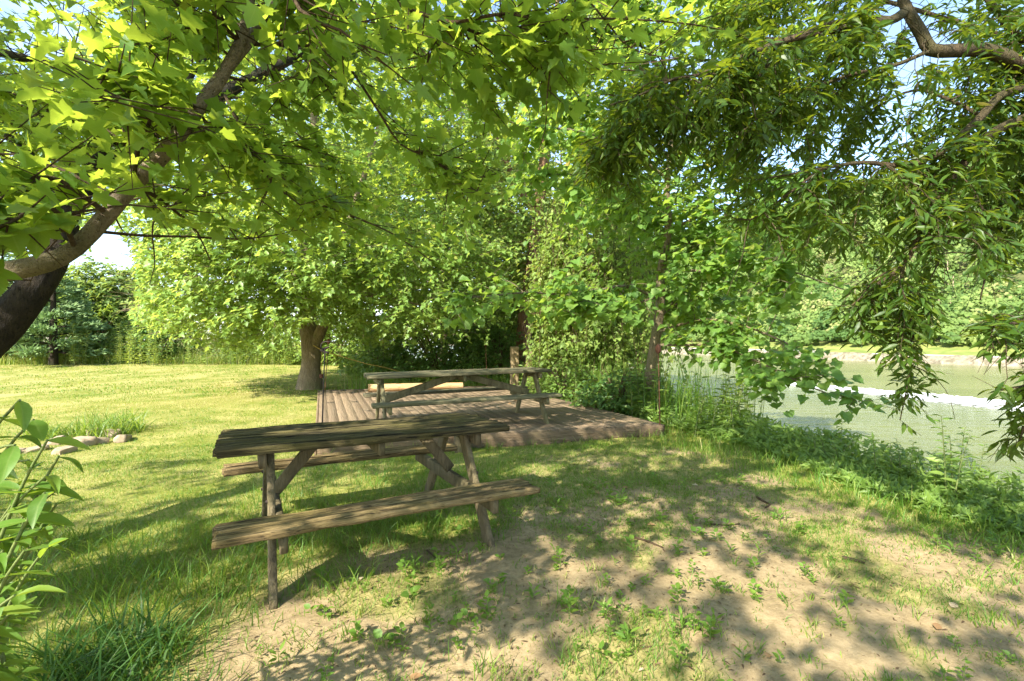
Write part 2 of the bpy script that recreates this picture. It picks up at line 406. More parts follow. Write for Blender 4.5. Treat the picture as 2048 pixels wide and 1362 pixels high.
# ------------------------------------------------------------------ leaves, twigs, tubes
def half(pts):
    """outline of the right half, base to tip -> fan template (verts, tris) with a gentle fold"""
    pts = np.array(pts, float)
    left = pts[1:-1][::-1]*np.array([-1, 1])
    ring = np.concatenate([pts, left])
    ctr = np.array([[0, .42]])
    v2 = np.concatenate([ctr, ring]); n = len(ring)
    T = [(0, 1+i, 1+(i+1) % n) for i in range(n)]
    z = .22*np.abs(v2[:, 0])-.18*(v2[:, 1]-.3)**2
    return np.c_[v2, z], np.array(T)
LEAF = {
 'maple': half([(0, 0), (.16, .02), (.33, -.02), (.29, .14), (.25, .22), (.42, .33), (.53, .50), (.40, .50), (.24, .48), (.25, .62), (.15, .78), (0, 1)]),
 'maple_s': half([(0, 0), (.30, .02), (.22, .22), (.50, .48), (.23, .48), (.20, .70), (0, 1)]),
 'syc': half([(0, .04), (.30, -.06), (.40, .14), (.58, .34), (.42, .50), (.30, .74), (.15, .78), (0, .96)]),
 'lance': half([(0, 0), (.11, .22), (.135, .46), (.075, .76), (0, 1)]),
 'oval': half([(0, 0), (.26, .22), (.31, .48), (.17, .78), (0, 1)]),
 'heart': half([(0, .04), (.22, -.04), (.38, .18), (.30, .52), (.12, .80), (0, 1)]),
}
LEAF['clump'] = (np.array([(-.5, 0, 0), (.5, .05, .12), (.42, .9, -.1), (-.4, 1, .1), (0, .5, .25)]), np.array([(0, 1, 4), (1, 2, 4), (2, 3, 4), (3, 0, 4)]))

def leaves(acc, kind, pos, dr, up, size, rnd=None, uv=False):
    V, T = LEAF[kind]
    n = len(pos)
    if n == 0: return
    y = nrm(dr); x = nrm(np.cross(y, up)); z = np.cross(x, y)
    curl = R.uniform(.2, 2.6, (n, 1))
    w = R.uniform(.75, 1.25, (n, 1))
    P3 = pos[:, None]+size[:, None, None]*(V[None, :, 0:1]*w[:, None]*x[:, None]+V[None, :, 1:2]*y[:, None]+(V[None, :, 2:3]*curl[:, None])*z[:, None])
    k = len(V)
    TT = T[None]+(np.arange(n)*k)[:, None, None]
    if rnd is None: rnd = np.clip(R.beta(2, 2.2, n), 0, 1)
    acc.add(P3.reshape(-1, 3), T=TT.reshape(-1, 3), rnd=np.repeat(rnd, k), uv=np.tile(V[:, :2], (n, 1)) if uv else None)

def rand_dir(n, flat=1.0):
    v = R.normal(size=(n, 3)); v[:, 2] *= flat
    return nrm(v)

def spray(c, ax, L, k, droop=.3, spread=.9, upj=.45, jit=.03):
    """k leaves set alternately along each twig: returns pos, dir, up, twig index"""
    n = len(c)
    t = (np.arange(k)+.6)/k
    side = np.where(np.arange(k) % 2 == 0, 1., -1.)
    up0 = np.tile(np.array([0, 0, 1.]), (n, 1))
    sd = nrm(np.cross(ax, up0)+1e-6)
    pos = c[:, None]+ax[:, None]*(L[:, None]*t)[..., None]+R.normal(size=(n, k, 3))*jit
    pos[..., 2] -= (t**2*droop*.5*L[:, None])
    d = ax[:, None]*.75+sd[:, None]*(side*spread)[None, :, None]+R.normal(size=(n, k, 3))*.3
    d[..., 2] -= droop
    up = np.array([0, 0, 1.])+R.normal(size=(n, k, 3))*upj
    return pos.reshape(-1, 3), nrm(d).reshape(-1, 3), nrm(up).reshape(-1, 3), np.repeat(np.arange(n), k)

def prisms(acc, a, b, ra, rb):
    """many thin three-sided twigs at once"""
    n = len(a)
    if n == 0: return
    ax = nrm(b-a); h = np.where(np.abs(ax[:, 2:3]) < .9, np.array([[0, 0, 1.]]), np.array([[1., 0, 0]]))
    x = nrm(np.cross(ax, h)); y = np.cross(ax, x)
    an = np.arange(3)*2*math.pi/3
    o = np.cos(an)[None, :, None]*x[:, None]+np.sin(an)[None, :, None]*y[:, None]
    V = np.concatenate([a[:, None]+o*np.reshape(ra, (-1, 1, 1)), b[:, None]+o*np.reshape(rb, (-1, 1, 1))], 1)
    q = np.array([(0, 1, 4, 3), (1, 2, 5, 4), (2, 0, 3, 5)])
    acc.add(V.reshape(-1, 3), Q=(q[None]+(np.arange(n)*6)[:, None, None]).reshape(-1, 4))

def smooth_path(p, step=.12):
    p = np.asarray(p, float)
    n = len(p)
    if n < 2: return p
    q = np.vstack([2*p[0]-p[1], p, 2*p[-1]-p[-2]])
    o = []
    for i in range(n-1):
        a, b, c, d = q[i:i+4]
        m = max(2, int(np.linalg.norm(c[:3]-b[:3])/step))
        t = np.linspace(0, 1, m, endpoint=False)[:, None]
        o.append(.5*(2*b+(c-a)*t+(2*a-5*b+4*c-d)*t*t+(3*b-a-3*c+d)*t**3))
    o.append(p[-1:])
    return np.concatenate(o)

def tube(acc, path, rad, sides=8, wob=.0, step=.12, knots=0):
    """tapered limb along a path; rad per control point"""
    pr = np.c_[np.asarray(path, float), np.asarray(rad, float)]
    pr = smooth_path(pr, step); p = pr[:, :3]; r = np.maximum(pr[:, 3], .0015)
    n = len(p); tg = nrm(np.gradient(p, axis=0))
    ref = np.array([0, 0, 1.]) if abs(tg[0, 2]) < .8 else np.array([1., 0, 0])
    x = nrm(np.cross(tg[0], ref)); X = []
    for i in range(n):
        x = x-tg[i]*np.dot(x, tg[i]); x = x/np.linalg.norm(x); X.append(x)
    X = np.array(X); Y = np.cross(tg, X)
    an = np.arange(sides)*2*math.pi/sides
    rr = r[:, None]*np.ones((n, sides))
    if wob:
        s = R.integers(1000)
        rr = rr*(1+wob*(2*vnoise(np.arange(n)[:, None]*.45+0*an, np.cos(an)[None]*1.5+np.sin(an)[None]*.7+0*r[:, None], int(s))-1)
                 + wob*.6*(2*vnoise(np.arange(n)[:, None]*.15+0*an, an[None]*2.2+0*r[:, None], int(s)+3)-1))
    V = p[:, None]+rr[..., None]*(np.cos(an)[None, :, None]*X[:, None]+np.sin(an)[None, :, None]*Y[:, None])
    i = np.arange(n-1)[:, None]*sides; j = np.arange(sides)[None]; j2 = (j+1) % sides
    Q = np.stack([i+j, i+j2, i+sides+j2, i+sides+j], -1).reshape(-1, 4)
    base = V.reshape(-1, 3)
    capT = [(0, (k+1) % sides, (k+2) % sides) for k in range(0)]
    acc.add(base, Q=Q)
    acc.add(np.vstack([V[-1], p[-1:]]), T=[(k, (k+1) % sides, sides) for k in range(sides)])
    acc.add(np.vstack([V[0], p[:1]]), T=[((k+1) % sides, k, sides) for k in range(sides)])
    return p, r

def offshoots(path, n, length, flat=.35, along=.5, droop=.15, lo=.1, hi=1.):
    """curved side branches leaving a limb: list of (k,3) paths"""
    p = smooth_path(path, .1); res = []
    for _ in range(n):
        i = int(R.uniform(lo, hi)*(len(p)-2))
        tg = nrm(p[i+1]-p[i])
        d = nrm(rand_dir(1, flat)[0]+tg*along)
        L = length*R.uniform(.5, 1.25)
        q = [p[i]]; dd = d.copy(); m = 5
        for k in range(m):
            dd = nrm(dd+R.normal(size=3)*.16+np.array([0, 0, -droop*.35]))
            q.append(q[-1]+dd*L/m)
        res.append(np.array(q))
    return res

def sprays_on(paths, gap, jit=.05):
    """twig bases and axes along paths"""
    c = []; a = []
    for p in paths:
        s = smooth_path(p, gap)
        if len(s) < 3: continue
        tg = nrm(np.gradient(s, axis=0))
        for k in range(1, len(s)):
            d = nrm(tg[k]*.6+rand_dir(1, .45)[0])
            c.append(s[k]); a.append(d)
    return np.array(c).reshape(-1, 3), np.array(a).reshape(-1, 3)

# ------------------------------------------------------------------ where sun reaches the ground (gaps in the crowns)
LIT = [  # photo u, v, ru, rv, share of sun
 (160, 830, 620, 92, 1.0), (600, 800, 60, 60, .75), (680, 800, 90, 28, .9), (800, 770, 260, 16, .7),
 (560, 900, 120, 28, .3), (230, 955, 260, 40, .55), (180, 1060, 330, 110, .16),
 (640, 1020, 260, 60, .42), (860, 1020, 120, 40, .5), (640, 1290, 300, 85, .75), (450, 1310, 130, 60, .6),
 (900, 1180, 150, 80, .38), (1000, 1300, 160, 80, .35), (1250, 1320, 260, 60, .42),
 (1380, 960, 120, 50, .42), (1430, 1060, 110, 60, .28), (1500, 1180, 190, 110, .4), (1480, 1290, 200, 80, .55),
 (1720, 1060, 200, 60, .5), (1900, 1010, 200, 70, .5), (1850, 1280, 220, 100, .3), (1780, 940, 300, 50, .75),
 (1950, 1130, 140, 60, .35), (1250, 830, 120, 30, .30), (1000, 850, 260, 30, .14), (800, 830, 150, 30, .2), (1150, 960, 120, 60, .12)]
def sunny(x, y):
    yy = np.maximum(y, .4)
    u = CX+F*x/yy; v = CY+F*CZ/yy
    pr = np.full(x.shape, .03)
    for (a, b, ru, rv, s) in LIT:
        e = ((u-a)/ru)**2+((v-b)/rv)**2
        pr = np.maximum(pr, s*sstep(1.35, .7, e))
    pr = np.where(y < 1.0, .15, pr)
    pr = np.where((y > 16) | (x < -7.5), 1.0, pr)
    n = .45*fbm(x*1.9+3, y*1.9, 71, 2)+.55*fbm(x*5.2, y*5.2, 73, 2)
    # value-noise distribution is roughly bell shaped round .5
    thr = .5+(.5-pr)*.52
    return (n > thr) | (pr > .97)

def sun_keep(p, zref=0.0):
    t = (p[:, 2]-zref)/S[2]
    g = p-S[None]*t[:, None]
    k1 = sunny(g[:, 0], g[:, 1])
    # the mossy table's top stays mostly in shade
    h = p-S[None]*((p[:, 2]-.76)/S[2])[:, None]
    dx, dy = h[:, 0]+1.006, h[:, 1]-3.356
    lx, ly = dx*math.cos(.512)+dy*math.sin(.512), -dx*math.sin(.512)+dy*math.cos(.512)
    top = (np.abs(lx) < .98) & (np.abs(ly) < .42)
    fl = fbm(h[:, 0]*4.5, h[:, 1]*4.5, 77, 2) > .66
    return np.where(top, ~fl, ~k1)

def crown_build(name, material, parent, kind, pos, dr, up, size, origin=None, uv=False, rnd=None):
    acc = Acc(); leaves(acc, kind, pos, dr, up, size, rnd, uv)
    return acc.build(name, material, parent)

# ------------------------------------------------------------------ wooden things
def plank(L, W, H, nx=40, ny=6, amp=.004, end=.012, bow=0.0, sag=0.0, edge=.004, seed=None, twist=0, ch=.006):
    """weathered board along x, centred, top at z=0"""
    sd = int(R.integers(1e6)) if seed is None else seed
    t = np.linspace(-.5, .5, nx+1)
    yt = np.linspace(-.5, .5, ny+1)
    c = min(ch, H*.2)
    sec = [(y*W, 0.0) for y in yt]; sec[0] = (-.5*W, -c); sec[-1] = (.5*W, -c)
    sec.insert(1, (-.5*W+c, 0)); sec.insert(-1, (.5*W-c, 0))
    bot = [(.5*W, -H+c), (.5*W-c, -H)]+[(y*W, -H) for y in yt[1:-1][::-1]]+[(-.5*W+c, -H), (-.5*W, -H+c)]
    sec = np.array(sec+bot); m = len(sec)
    X = np.repeat(t[:, None]*L, m, 1); Y = np.tile(sec[:, 0], (nx+1, 1)); Z = np.tile(sec[:, 1], (nx+1, 1))
    # worn ends
    ej = end*(2*vnoise(sec[None, :, 0]*38+0*X, 0*X+.3, sd)-1)
    X = X+ej*np.abs(2*t[:, None])**8*np.sign(t[:, None])
    top = (Z > -.5*H)
    grain = vnoise(X*1.6, Y*58, sd+1)*.6+vnoise(X*4, Y*100, sd+2)*.4
    Z = Z-top*amp*np.clip(1.6*(grain-.25), 0, 1)*1.5
    Y = Y+edge*(2*vnoise(X*5, Z*40+Y*3, sd+5)-1)+edge*.8*(2*vnoise(X*17, Z*60+Y*3, sd+6)-1)
    Z = Z+bow*(t[:, None]*2)**2-sag*(1-(2*t[:, None])**2)+twist*Y*t[:, None]
    V = np.stack([X, Y, Z], -1).reshape(-1, 3)
    i = np.arange(nx)[:, None]*m; j = np.arange(m)[None]; j2 = (j+1) % m
    Q = np.stack([i+j, i+m+j, i+m+j2, i+j2], -1).reshape(-1, 4)
    T = []
    for e, fl in ((0, 1), (nx, 0)):
        b = e*m
        for k in range(m//2-1):
            q = (b+k, b+k+1, b+m-2-k, b+m-1-k)
            T.append(q if fl else q[::-1])
    return V, np.vstack([Q, np.array(T)])

def frame_to(V, a, b, up):
    """place a plank made along x so that it runs from a to b, its top face towards up"""
    a = np.array(a, float); b = np.array(b, float)
    x = nrm(b-a); y = nrm(np.cross(np.array(up, float), x)); z = np.cross(x, y)
    return (a+b)/2+V[:, :1]*x+V[:, 1:2]*y+V[:, 2:3]*z

def bar(acc, a, b, w, h, up, amp=.003, **kw):
    L = np.linalg.norm(np.array(b, float)-np.array(a, float))
    V, Q = plank(L, w, h, nx=max(8, int(L*18)), ny=4, amp=amp, end=.004, edge=.0025, **kw)
    V[:, 2] += h/2
    acc.add(frame_to(V, a, b, up), Q=Q, rnd=R.uniform(.2, .8))

def picnic_table(name, label, loc, yaw, dims, mats, boards, old):
    L, W, zt, Lb, bo, bw, zb, lx, splay = dims
    t = empty(name, label, 'picnic table', loc, (0, 0, yaw), 'picnic tables')
    th = .045
    # tabletop of long boards
    A = Acc(); w = W/boards
    for k in range(boards):
        Lk = L+R.uniform(-.02, .02)*old
        V, Q = plank(Lk, w-.006-.008*old, th, nx=100 if old > .5 else 40, ny=26 if old > .5 else 6, amp=.013*old+.001, end=.022*old+.003, edge=.004*old+.001)
        V[:, 1] += -W/2+w*(k+.5); V[:, 2] += zt
        V[:, 0] += R.uniform(-.012, .012)*old
        A.add(V, Q=Q, rnd=R.uniform(.1, .9))
    A.build('tabletop', mats[0], t)
    for sx in (-1, 0, 1):
        A = Acc()
        bar(A, (sx*(lx+.045 if sx else 0), -W/2+.05, zt-th-.047), (sx*(lx+.045 if sx else 0), W/2-.05, zt-th-.047), .04, .085, (0, 0, 1))
        A.build('cleat', mats[2], t)
    for sy in (-1, 1):
        A = Acc()
        nb = 2 if old > .5 else 1
        if sy < 0 or old < .5: nb = 1
        ww = bw/nb
        for k in range(nb):
            V, Q = plank(Lb, ww-.008*(nb > 1), .045, nx=90, ny=34 if old > .5 else 6, amp=.011*old+.001, end=.025*old+.003, edge=.006*old+.001, bow=-.006*old)
            V[:, 1] += sy*(bo-bw/2)+(k-(nb-1)/2)*ww; V[:, 2] += zb
            A.add(V, Q=Q, rnd=R.uniform(.2, .8))
        A.build('bench', mats[1], t)
    for sx in (-1, 1):
        A = Acc()
        bar(A, (sx*(lx-.042), -bo+.03, zb-.045-.05), (sx*(lx-.042), bo-.03, zb-.045-.05), .04, .095, (0, 0, 1))
        A.build('cross_beam', mats[2], t)
        A = Acc()
        zc = zb-.06
        top = .05 if old < .5 else .36
        bar(A, (sx*(lx-.035), 0, zc+.02), (sx*top, 0, zt-th-.02), .075 if old > .5 else .10, .04, (0, 1, 0) if old > .5 else (0, 1, 0))
        A.build('brace', mats[2], t)
        for sy in (-1, 1):
            A = Acc()
            bar(A, (sx*lx, sy*.14, zt-th), (sx*lx, sy*splay, -.05), .092, .042, (sx, 0, 0))
            lg_ = A.build('leg', mats[2], t)
            for f_ in (.30, .46):
                yy_ = sy*(.14+(splay-.14)*(1-(.76*f_+.1)/zt)) if False else sy*np.interp(f_*zt*1.25, [0, zt], [splay, .14])
                B = Acc(); tube(B, [(sx*(lx+.018), yy_, f_*zt*1.25), (sx*(lx+.03), yy_, f_*zt*1.25)], [.011, .010], 6, 0, .05); B.build('bolt', M['iron'], lg_)
    return t

near = picnic_table('picnic_table', 'mossy weathered picnic table with cracked boards standing on bare soil and grass', (-1.006, 3.356, 0), .512,
                    (1.845, .766, .753, 1.80, .809, .245, .427, .64, .66), (M['table_near'], M['bench_near'], M['frame_near']), 5, 1.0)
near.rotation_euler = (-.002, .010, .512)
DZ = .165
farT = picnic_table('picnic_table', 'longer grey green picnic table with diagonal braces standing on the wooden deck', (-.759, 6.979, DZ-.003), .381,
                    (2.662, .70, .756, 2.61, .735, .24, .426, 1.13, .60), (M['table_far'], M['table_far'], M['frame_far']), 5, .25)
farT.rotation_euler = (0, -.012, .381)

# ------------------------------------------------------------------ deck
M['skirt'] = wood_mat('brown skirt wood', (.09, .058, .034), (.155, .108, .065), (.20, .145, .09), (.12, .11, .05), .4, (3, 3, 26), .3)
FL, FR, BR, BL = np.array([-2.30, 5.62]), np.array([2.16, 6.82]), np.array([-.22, 12.72]), np.array([-4.66, 11.5])
deck = empty('wooden_deck', 'low red brown wooden deck of long boards under the grey green picnic table', 'deck', (FL[0], FL[1], 0))
o3 = np.array([FL[0], FL[1], 0])
A = Acc(); nb = 32
for k in range(nb):
    f0, f1 = k/nb, (k+1)/nb
    for (m0, m1) in ((0, .62), (.621, 1)) if k % 3 == 1 else ((0, 1),):
        fm = (f0+f1)/2
        a = FL+(FR-FL)*fm; b = BL+(BR-BL)*fm
        aa = a+(b-a)*m0; bb = a+(b-a)*m1
        wd = np.linalg.norm(FR-FL)/nb-.0018
        Lk = np.linalg.norm(bb-aa)
        V, Q = plank(Lk, wd, .03, nx=10, ny=2, amp=.0008, end=.002, edge=.0006, ch=.0006)
        V = frame_to(V, (aa[0], aa[1], DZ), (bb[0], bb[1], DZ), (0, 0, 1))
        # boards run across the mesh x axis in deck space: rotate so that object y follows them
        A.add(V, Q=Q, rnd=R.uniform(0, 1))
A.build('decking', M['deck'], deck, origin=o3).location = (0, 0, 0)
for (p, q) in ((FL, FR), (FR, BR), (BR, BL), (BL, FL)):
    A = Acc()
    d = (q-p)/np.linalg.norm(q-p); nn = np.array([d[1], -d[0]])
    p2 = p+nn*.021; q2 = q+nn*.021
    bar(A, (p2[0], p2[1], DZ-.145), (q2[0], q2[1], DZ-.145), .27, .036, (nn[0], nn[1], 0), amp=.001)
    A.build('skirt_board', M['skirt'], deck, origin=o3).location = (0, 0, 0)

_d = BL-FL; _ang = math.atan2(_d[1], _d[0])
for ch in deck.children: ch.data.transform(Matrix.Rotation(-_ang, 4, 'Z'))
deck.rotation_euler = (0, 0, _ang)      # boards run along the deck's own x axis
def post(label, u, v0, D, z0, h, w):
    p = P(u, v0, D)
    A = Acc()
    V, Q = plank(h, w, w, nx=14, ny=4, amp=.002, end=.004, edge=.003)
    V[:, 2] += w/2
    A.add(frame_to(V, (0, 0, -.3), (0, 0, h-.3), (.3, -1, 0)), Q=Q)
    o = A.build('wooden_post', M['post'])
    o.location = (p[0], D, z0)
    prop(o, label, 'post', 'posts at the back of the deck')
post('square pale wooden post behind the deck with sun spots on its face', 1029, 700, 12.95, .10, 1.40, .20)
post('square wooden post nearer the hanging vines at the back of the deck', 1060, 702, 12.75, .10, 1.36, .19)

# log lying on the back of the deck
pa = P(736, 770, 11.1); pb = P(925, 772, 11.75)
pa[2] = pb[2] = DZ+.085
A = Acc(); tube(A, [pa-pa, (pb-pa)*.33, (pb-pa)*.66, pb-pa], [.088, .09, .085, .08], 14, .03, .1)
lg = A.build('log', M['log'], smooth=False); lg.location = pa
prop(lg, 'peeled tan log lying along the back edge of the deck', 'log')

# short block against the front of the deck
A = Acc(); V, Q = plank(.36, .2, .2, nx=8, ny=4, amp=.004, end=.008, edge=.004); V[:, 2] += .1
A.add(frame_to(V, (0, 0, -.15), (0, 0, .2), (.2, -1, 0)), Q=Q)
bl = A.build('wood_block', M['frame_near']); bl.location = (-.62, 5.93, .02)
prop(bl, 'short square wood block set against the front of the deck behind the mossy table', 'wood block')

# ------------------------------------------------------------------ thin garden poles at the deck corners
def pole(label, x, y, z0, h, lean, top):
    e = empty('garden_pole', label, 'garden pole', (x, y, z0), group='garden poles at the deck corners')
    A = Acc(); tube(A, [(0, 0, -.2), (lean[0]*.5, lean[1]*.5, h*.5), (lean[0], lean[1], h)], [.009, .008, .007], 6)
    A.build('rod', M['iron'] if top == 'hook' else M['rust'], e)
    A = Acc()
    if top == 'hook':
        tube(A, [(lean[0]-.02, lean[1], h-.01), (lean[0]-.05, lean[1], h+.03), (lean[0]-.02, lean[1], h+.08), (lean[0]+.06, lean[1], h+.085), (lean[0]+.13, lean[1], h+.07)], [.006]*5, 6)
        tube(A, [(lean[0]+.05, lean[1], h-.05), (lean[0]-.05, lean[1]+.02, h-.02), (lean[0]+.03, lean[1]+.05, h+.02)], [.012, .02, .012], 6)
        A.build('hook', M['iron'], e)
    else:
        tube(A, [(lean[0], lean[1], h-.04), (lean[0], lean[1], h-.02), (lean[0], lean[1], h+.02), (lean[0], lean[1], h+.07), (lean[0], lean[1], h+.10)], [.012, .035, .045, .035, .01], 8)
        A.build('cap', M['rust'], e)
pole('thin dark iron pole with hook at the front corner of the deck near the lawn', -2.27, 5.66, DZ, 1.10, (.04, 0), 'hook')
pole('thin rusty bulb-topped pole at the back deck corner near the maple trunk', -4.52, 11.45, DZ, 1.15, (.10, 0), 'bulb')
pole('thin rusty pole with a bulb top in front of the dark shrubs behind the deck', -.66, 12.6, DZ, 1.10, (-.04, 0), 'bulb')
pole('thin rusty pole at the front corner of the deck by the riverbank', 2.12, 6.80, DZ, 1.05, (-.02, .02), 'bulb')

# rope tied to the maple and the weight hanging from it
def rope(pts, r): 
    A = Acc(); pts = np.array(pts); o = pts[0].copy(); tube(A, pts-o, [r]*len(pts), 5, 0, .1)
    ob = A.build('rope', M['rope']); ob.location = o
    return ob
rp = rope([P(626, 690, 13.2), P(650, 703, 13.0), P(690, 715, 13.0), P(735, 728, 13.2), P(770, 735, 13.4), P(830, 752, 13.8), P(905, 768, 14.2)], .014)
prop(rp, 'thin yellow rope tied to the maple fork and sagging towards the deck', 'rope')
wt = empty('rope_weight', 'small brown block hanging on a cord beside the maple trunk', 'weight', P(643, 752, 12.9))
A = Acc(); V, Q = plank(.09, .09, .11, nx=3, ny=2, amp=.002, end=.002); V[:, 2] += .055; A.add(V, Q=Q); A.build('block', M['rust'], wt)
A = Acc(); tube(A, [(0, 0, .05), (.005, 0, .4), (0, 0, .75)], [.006]*3, 5); A.build('cord', M['rope'], wt)

# ------------------------------------------------------------------ rocks round the lily clump
def rock(label, u, v, D, s, seed):
    import bmesh
    bm = bmesh.new(); bmesh.ops.create_icosphere(bm, subdivisions=3, radius=1)
    rr = np.random.default_rng(seed)
    k = rr.normal(size=(5, 3)); ph = rr.uniform(0, 6, 5)
    for vv in bm.verts:
        c = np.array(vv.co)
        d = 1+sum(.085*math.sin(2.2*float(np.dot(k[i], c))+ph[i])+.045*math.sin(5.5*float(np.dot(k[i], c))+2*ph[i]) for i in range(5))
        c = np.clip(c*d, -.74, .74)
        vv.co = Vector((c[0]*s[0]*.95, c[1]*s[1]*.95, c[2]*s[2]*.85))
    me = bpy.data.meshes.new('rock'); bm.to_mesh(me); bm.free(); me.materials.append(M['stone'])
    for p_ in me.polygons: p_.use_smooth = True
    o = bpy.data.objects.new('rock', me); C.objects.link(o)
    p = P(u, v, D); o.location = (p[0], p[1], float(hgt(p[0], p[1]))+s[2]*.22); o.rotation_euler = (rr.uniform(-.2, .2), rr.uniform(-.2, .2), rr.uniform(0, 3))
    prop(o, label, 'rock', 'rocks round the grass clump')
rock('pale tan flat rock lying alone nearest the table, on the lawn', 128, 905, 5.85, (.15, .10, .08), 1)
rock('broad rounded tan rock in the middle of the rock ring', 166, 880, 6.25, (.21, .15, .13), 2)
rock('small grey rock wedged between the tan rocks under the grass clump', 200, 884, 6.4, (.12, .1, .09), 3)
rock('long pale rock at the end of the ring towards the table', 246, 876, 6.55, (.20, .10, .10), 4)
rock('pale rock behind the long one at the end of the ring', 226, 866, 6.85, (.17, .12, .11), 5)
rock('reddish brown rock at the back of the ring against the grass blades', 186, 860, 6.95, (.14, .1, .10), 6)
rock('dark split rock at the left side of the rock ring', 112, 882, 6.3, (.12, .12, .11), 7)
rock('low reddish rock half sunk among plant leaves at the frame edge', 66, 915, 5.9, (.20, .10, .06), 8)
rock('small low brown rock at the frame edge behind the leafy plant', 30, 925, 5.8, (.14, .10, .06), 9)

M['stem'] = simple('green stem', (.08, .12, .03), (.16, .19, .06), 40, .6)

M['litter'] = leaf_mat('brown leaf litter', [(0, (.05, .032, .02)), (.5, (.13, .085, .045)), (1, (.34, .25, .14))], .1, (.3, .2, .1), .8, .15)

M['shrub_lit'] = leaf_mat('sunlit hedge leaf', [(0, (.07, .14, .03)), (.5, (.14, .22, .05)), (.85, (.22, .29, .07)), (1, (.34, .31, .12))], .42, (.48, .58, .09), .55, .3)  # lit copy of the shrub leaf: sunlight put into the colour

# ------------------------------------------------------------------ near maple (its trunk stands just left of the frame)
def interp_b(u, pts):
    a = np.array(pts, float)
    return np.interp(u, a[:, 0], a[:, 1])
BND = [(-900, 800), (-150, 640), (-20, 585), (150, 540), (172, 470), (185, 400), (262, 400), (290, 440), (400, 470), (500, 520), (650, 560), (800, 575), (890, 570), (950, 480), (1000, 400), (1080, 270), (1200, 170), (1350, 150), (1450, 120), (1500, -40), (1600, -250), (2600, -700)]
LIMB2D = []
def limb_clear(p):
    """leaves stay off the line of sight to the pale limb, most of the time"""
    u, v, y = proj(p)
    k = np.ones(len(p), bool)
    for (q, w, pr) in LIMB2D:
        uu, vv, dd = proj(q)
        for j in range(len(q)):
            near = (np.hypot(u-uu[j], v-vv[j]) < w) & (y < dd[j]+.05) & (y > .3)
            k &= ~(near & (R.random(len(p)) < pr))
    return k
def near_ok(p, jit=25):
    """keeps the crown where the photograph shows it: clear of the lens and above its lower edge"""
    u, v, y = proj(p)
    vis = (y > .3)
    b = interp_b(u, BND)+R.normal(size=len(p))*jit
    ok = np.where(vis, v < b, True)
    d = np.linalg.norm(p-np.array([0, 0, CZ]), axis=1)
    ok &= ~((d < 1.15) & (y > -.2))
    ok &= p[:, 2] > 1.3
    return ok

maple = empty('maple_tree', 'near maple with dark leaning trunk, pale limb and leaves hanging over the picnic tables', 'tree', (-3.4, 1.6, 0))
mo = np.array([-3.4, 1.6, 0])
def build_at(acc, name, material, parent, smooth=False):
    """parts of a tree: mesh relative to the tree's own base"""
    o = acc.build(name, material, None, smooth, None)
    me = o.data; n = len(me.vertices)
    co_ = np.empty(n*3, np.float32); me.vertices.foreach_get('co', co_)
    co_ = co_.reshape(-1, 3)-np.array(parent.location, np.float32)
    me.vertices.foreach_set('co', co_.ravel()); me.update()
    o.parent = parent
    return o

T1 = [(-3.4, 1.6, -.2), (-3.05, 1.75, .5), P(-120, 760, 2.2), P(10, 645, 2.3), P(82, 560, 2.35), P(128, 470, 2.45), P(150, 400, 2.5), P(215, 320, 2.7), P(320, 255, 3.0), P(450, 185, 3.5), P(590, 108, 4.1), P(700, 0, 4.8)]
A = Acc(); tube(A, T1, [.14, .115, .095, .080, .067, .060, .056, .057, .052, .046, .04, .03], 12, .10, .07)
# the tree's other stems, rising behind the viewer's left shoulder
T2 = [(-3.4, 1.6, .0), (-3.7, 1.2, 1.3), (-3.6, .6, 2.8), (-3.0, -.4, 4.4), (-2.4, -1.4, 6.2), (-2.0, -2.4, 8.0)]
T3 = [(-3.4, 1.6, .3), (-4.1, 1.9, 1.6), (-4.6, 2.4, 3.2), (-4.8, 3.0, 5.0), (-4.8, 3.4, 7.2)]
T4 = [(-3.0, -.4, 4.4), (-1.6, -.3, 5.2), (.2, -.5, 5.8), (2.0, -.9, 6.2)]
tube(A, T2, [.16, .15, .13, .10, .07, .03], 10, .08, .12); tube(A, T3, [.15, .13, .11, .08, .03], 10, .08, .12); tube(A, T4, [.09, .07, .05, .02], 8, .05, .12)
T5 = [P(150, 400, 2.5), P(95, 350, 2.75), P(62, 325, 2.95), P(20, 270, 3.3), P(-60, 200, 3.9)]
T6 = [P(-260, 40, 3.0), P(-80, 90, 3.0), P(0, 105, 3.0), P(70, 122, 3.05), P(150, 143, 3.1), P(240, 166, 3.25), P(330, 180, 3.5)]
T7 = [P(215, 320, 2.7), P(262, 215, 2.75), P(340, 225, 2.8), P(385, 145, 2.85), P(420, 110, 2.95), P(470, 85, 3.1)]
tube(A, T5, [.06, .05, .045, .04, .03], 8, .06); tube(A, T6, [.035, .03, .026, .024, .02, .016, .01], 7, .05); tube(A, T7, [.022, .02, .018, .017, .015, .01], 6, .05)
build_at(A, 'trunk', M['bark_dark'], maple, True)

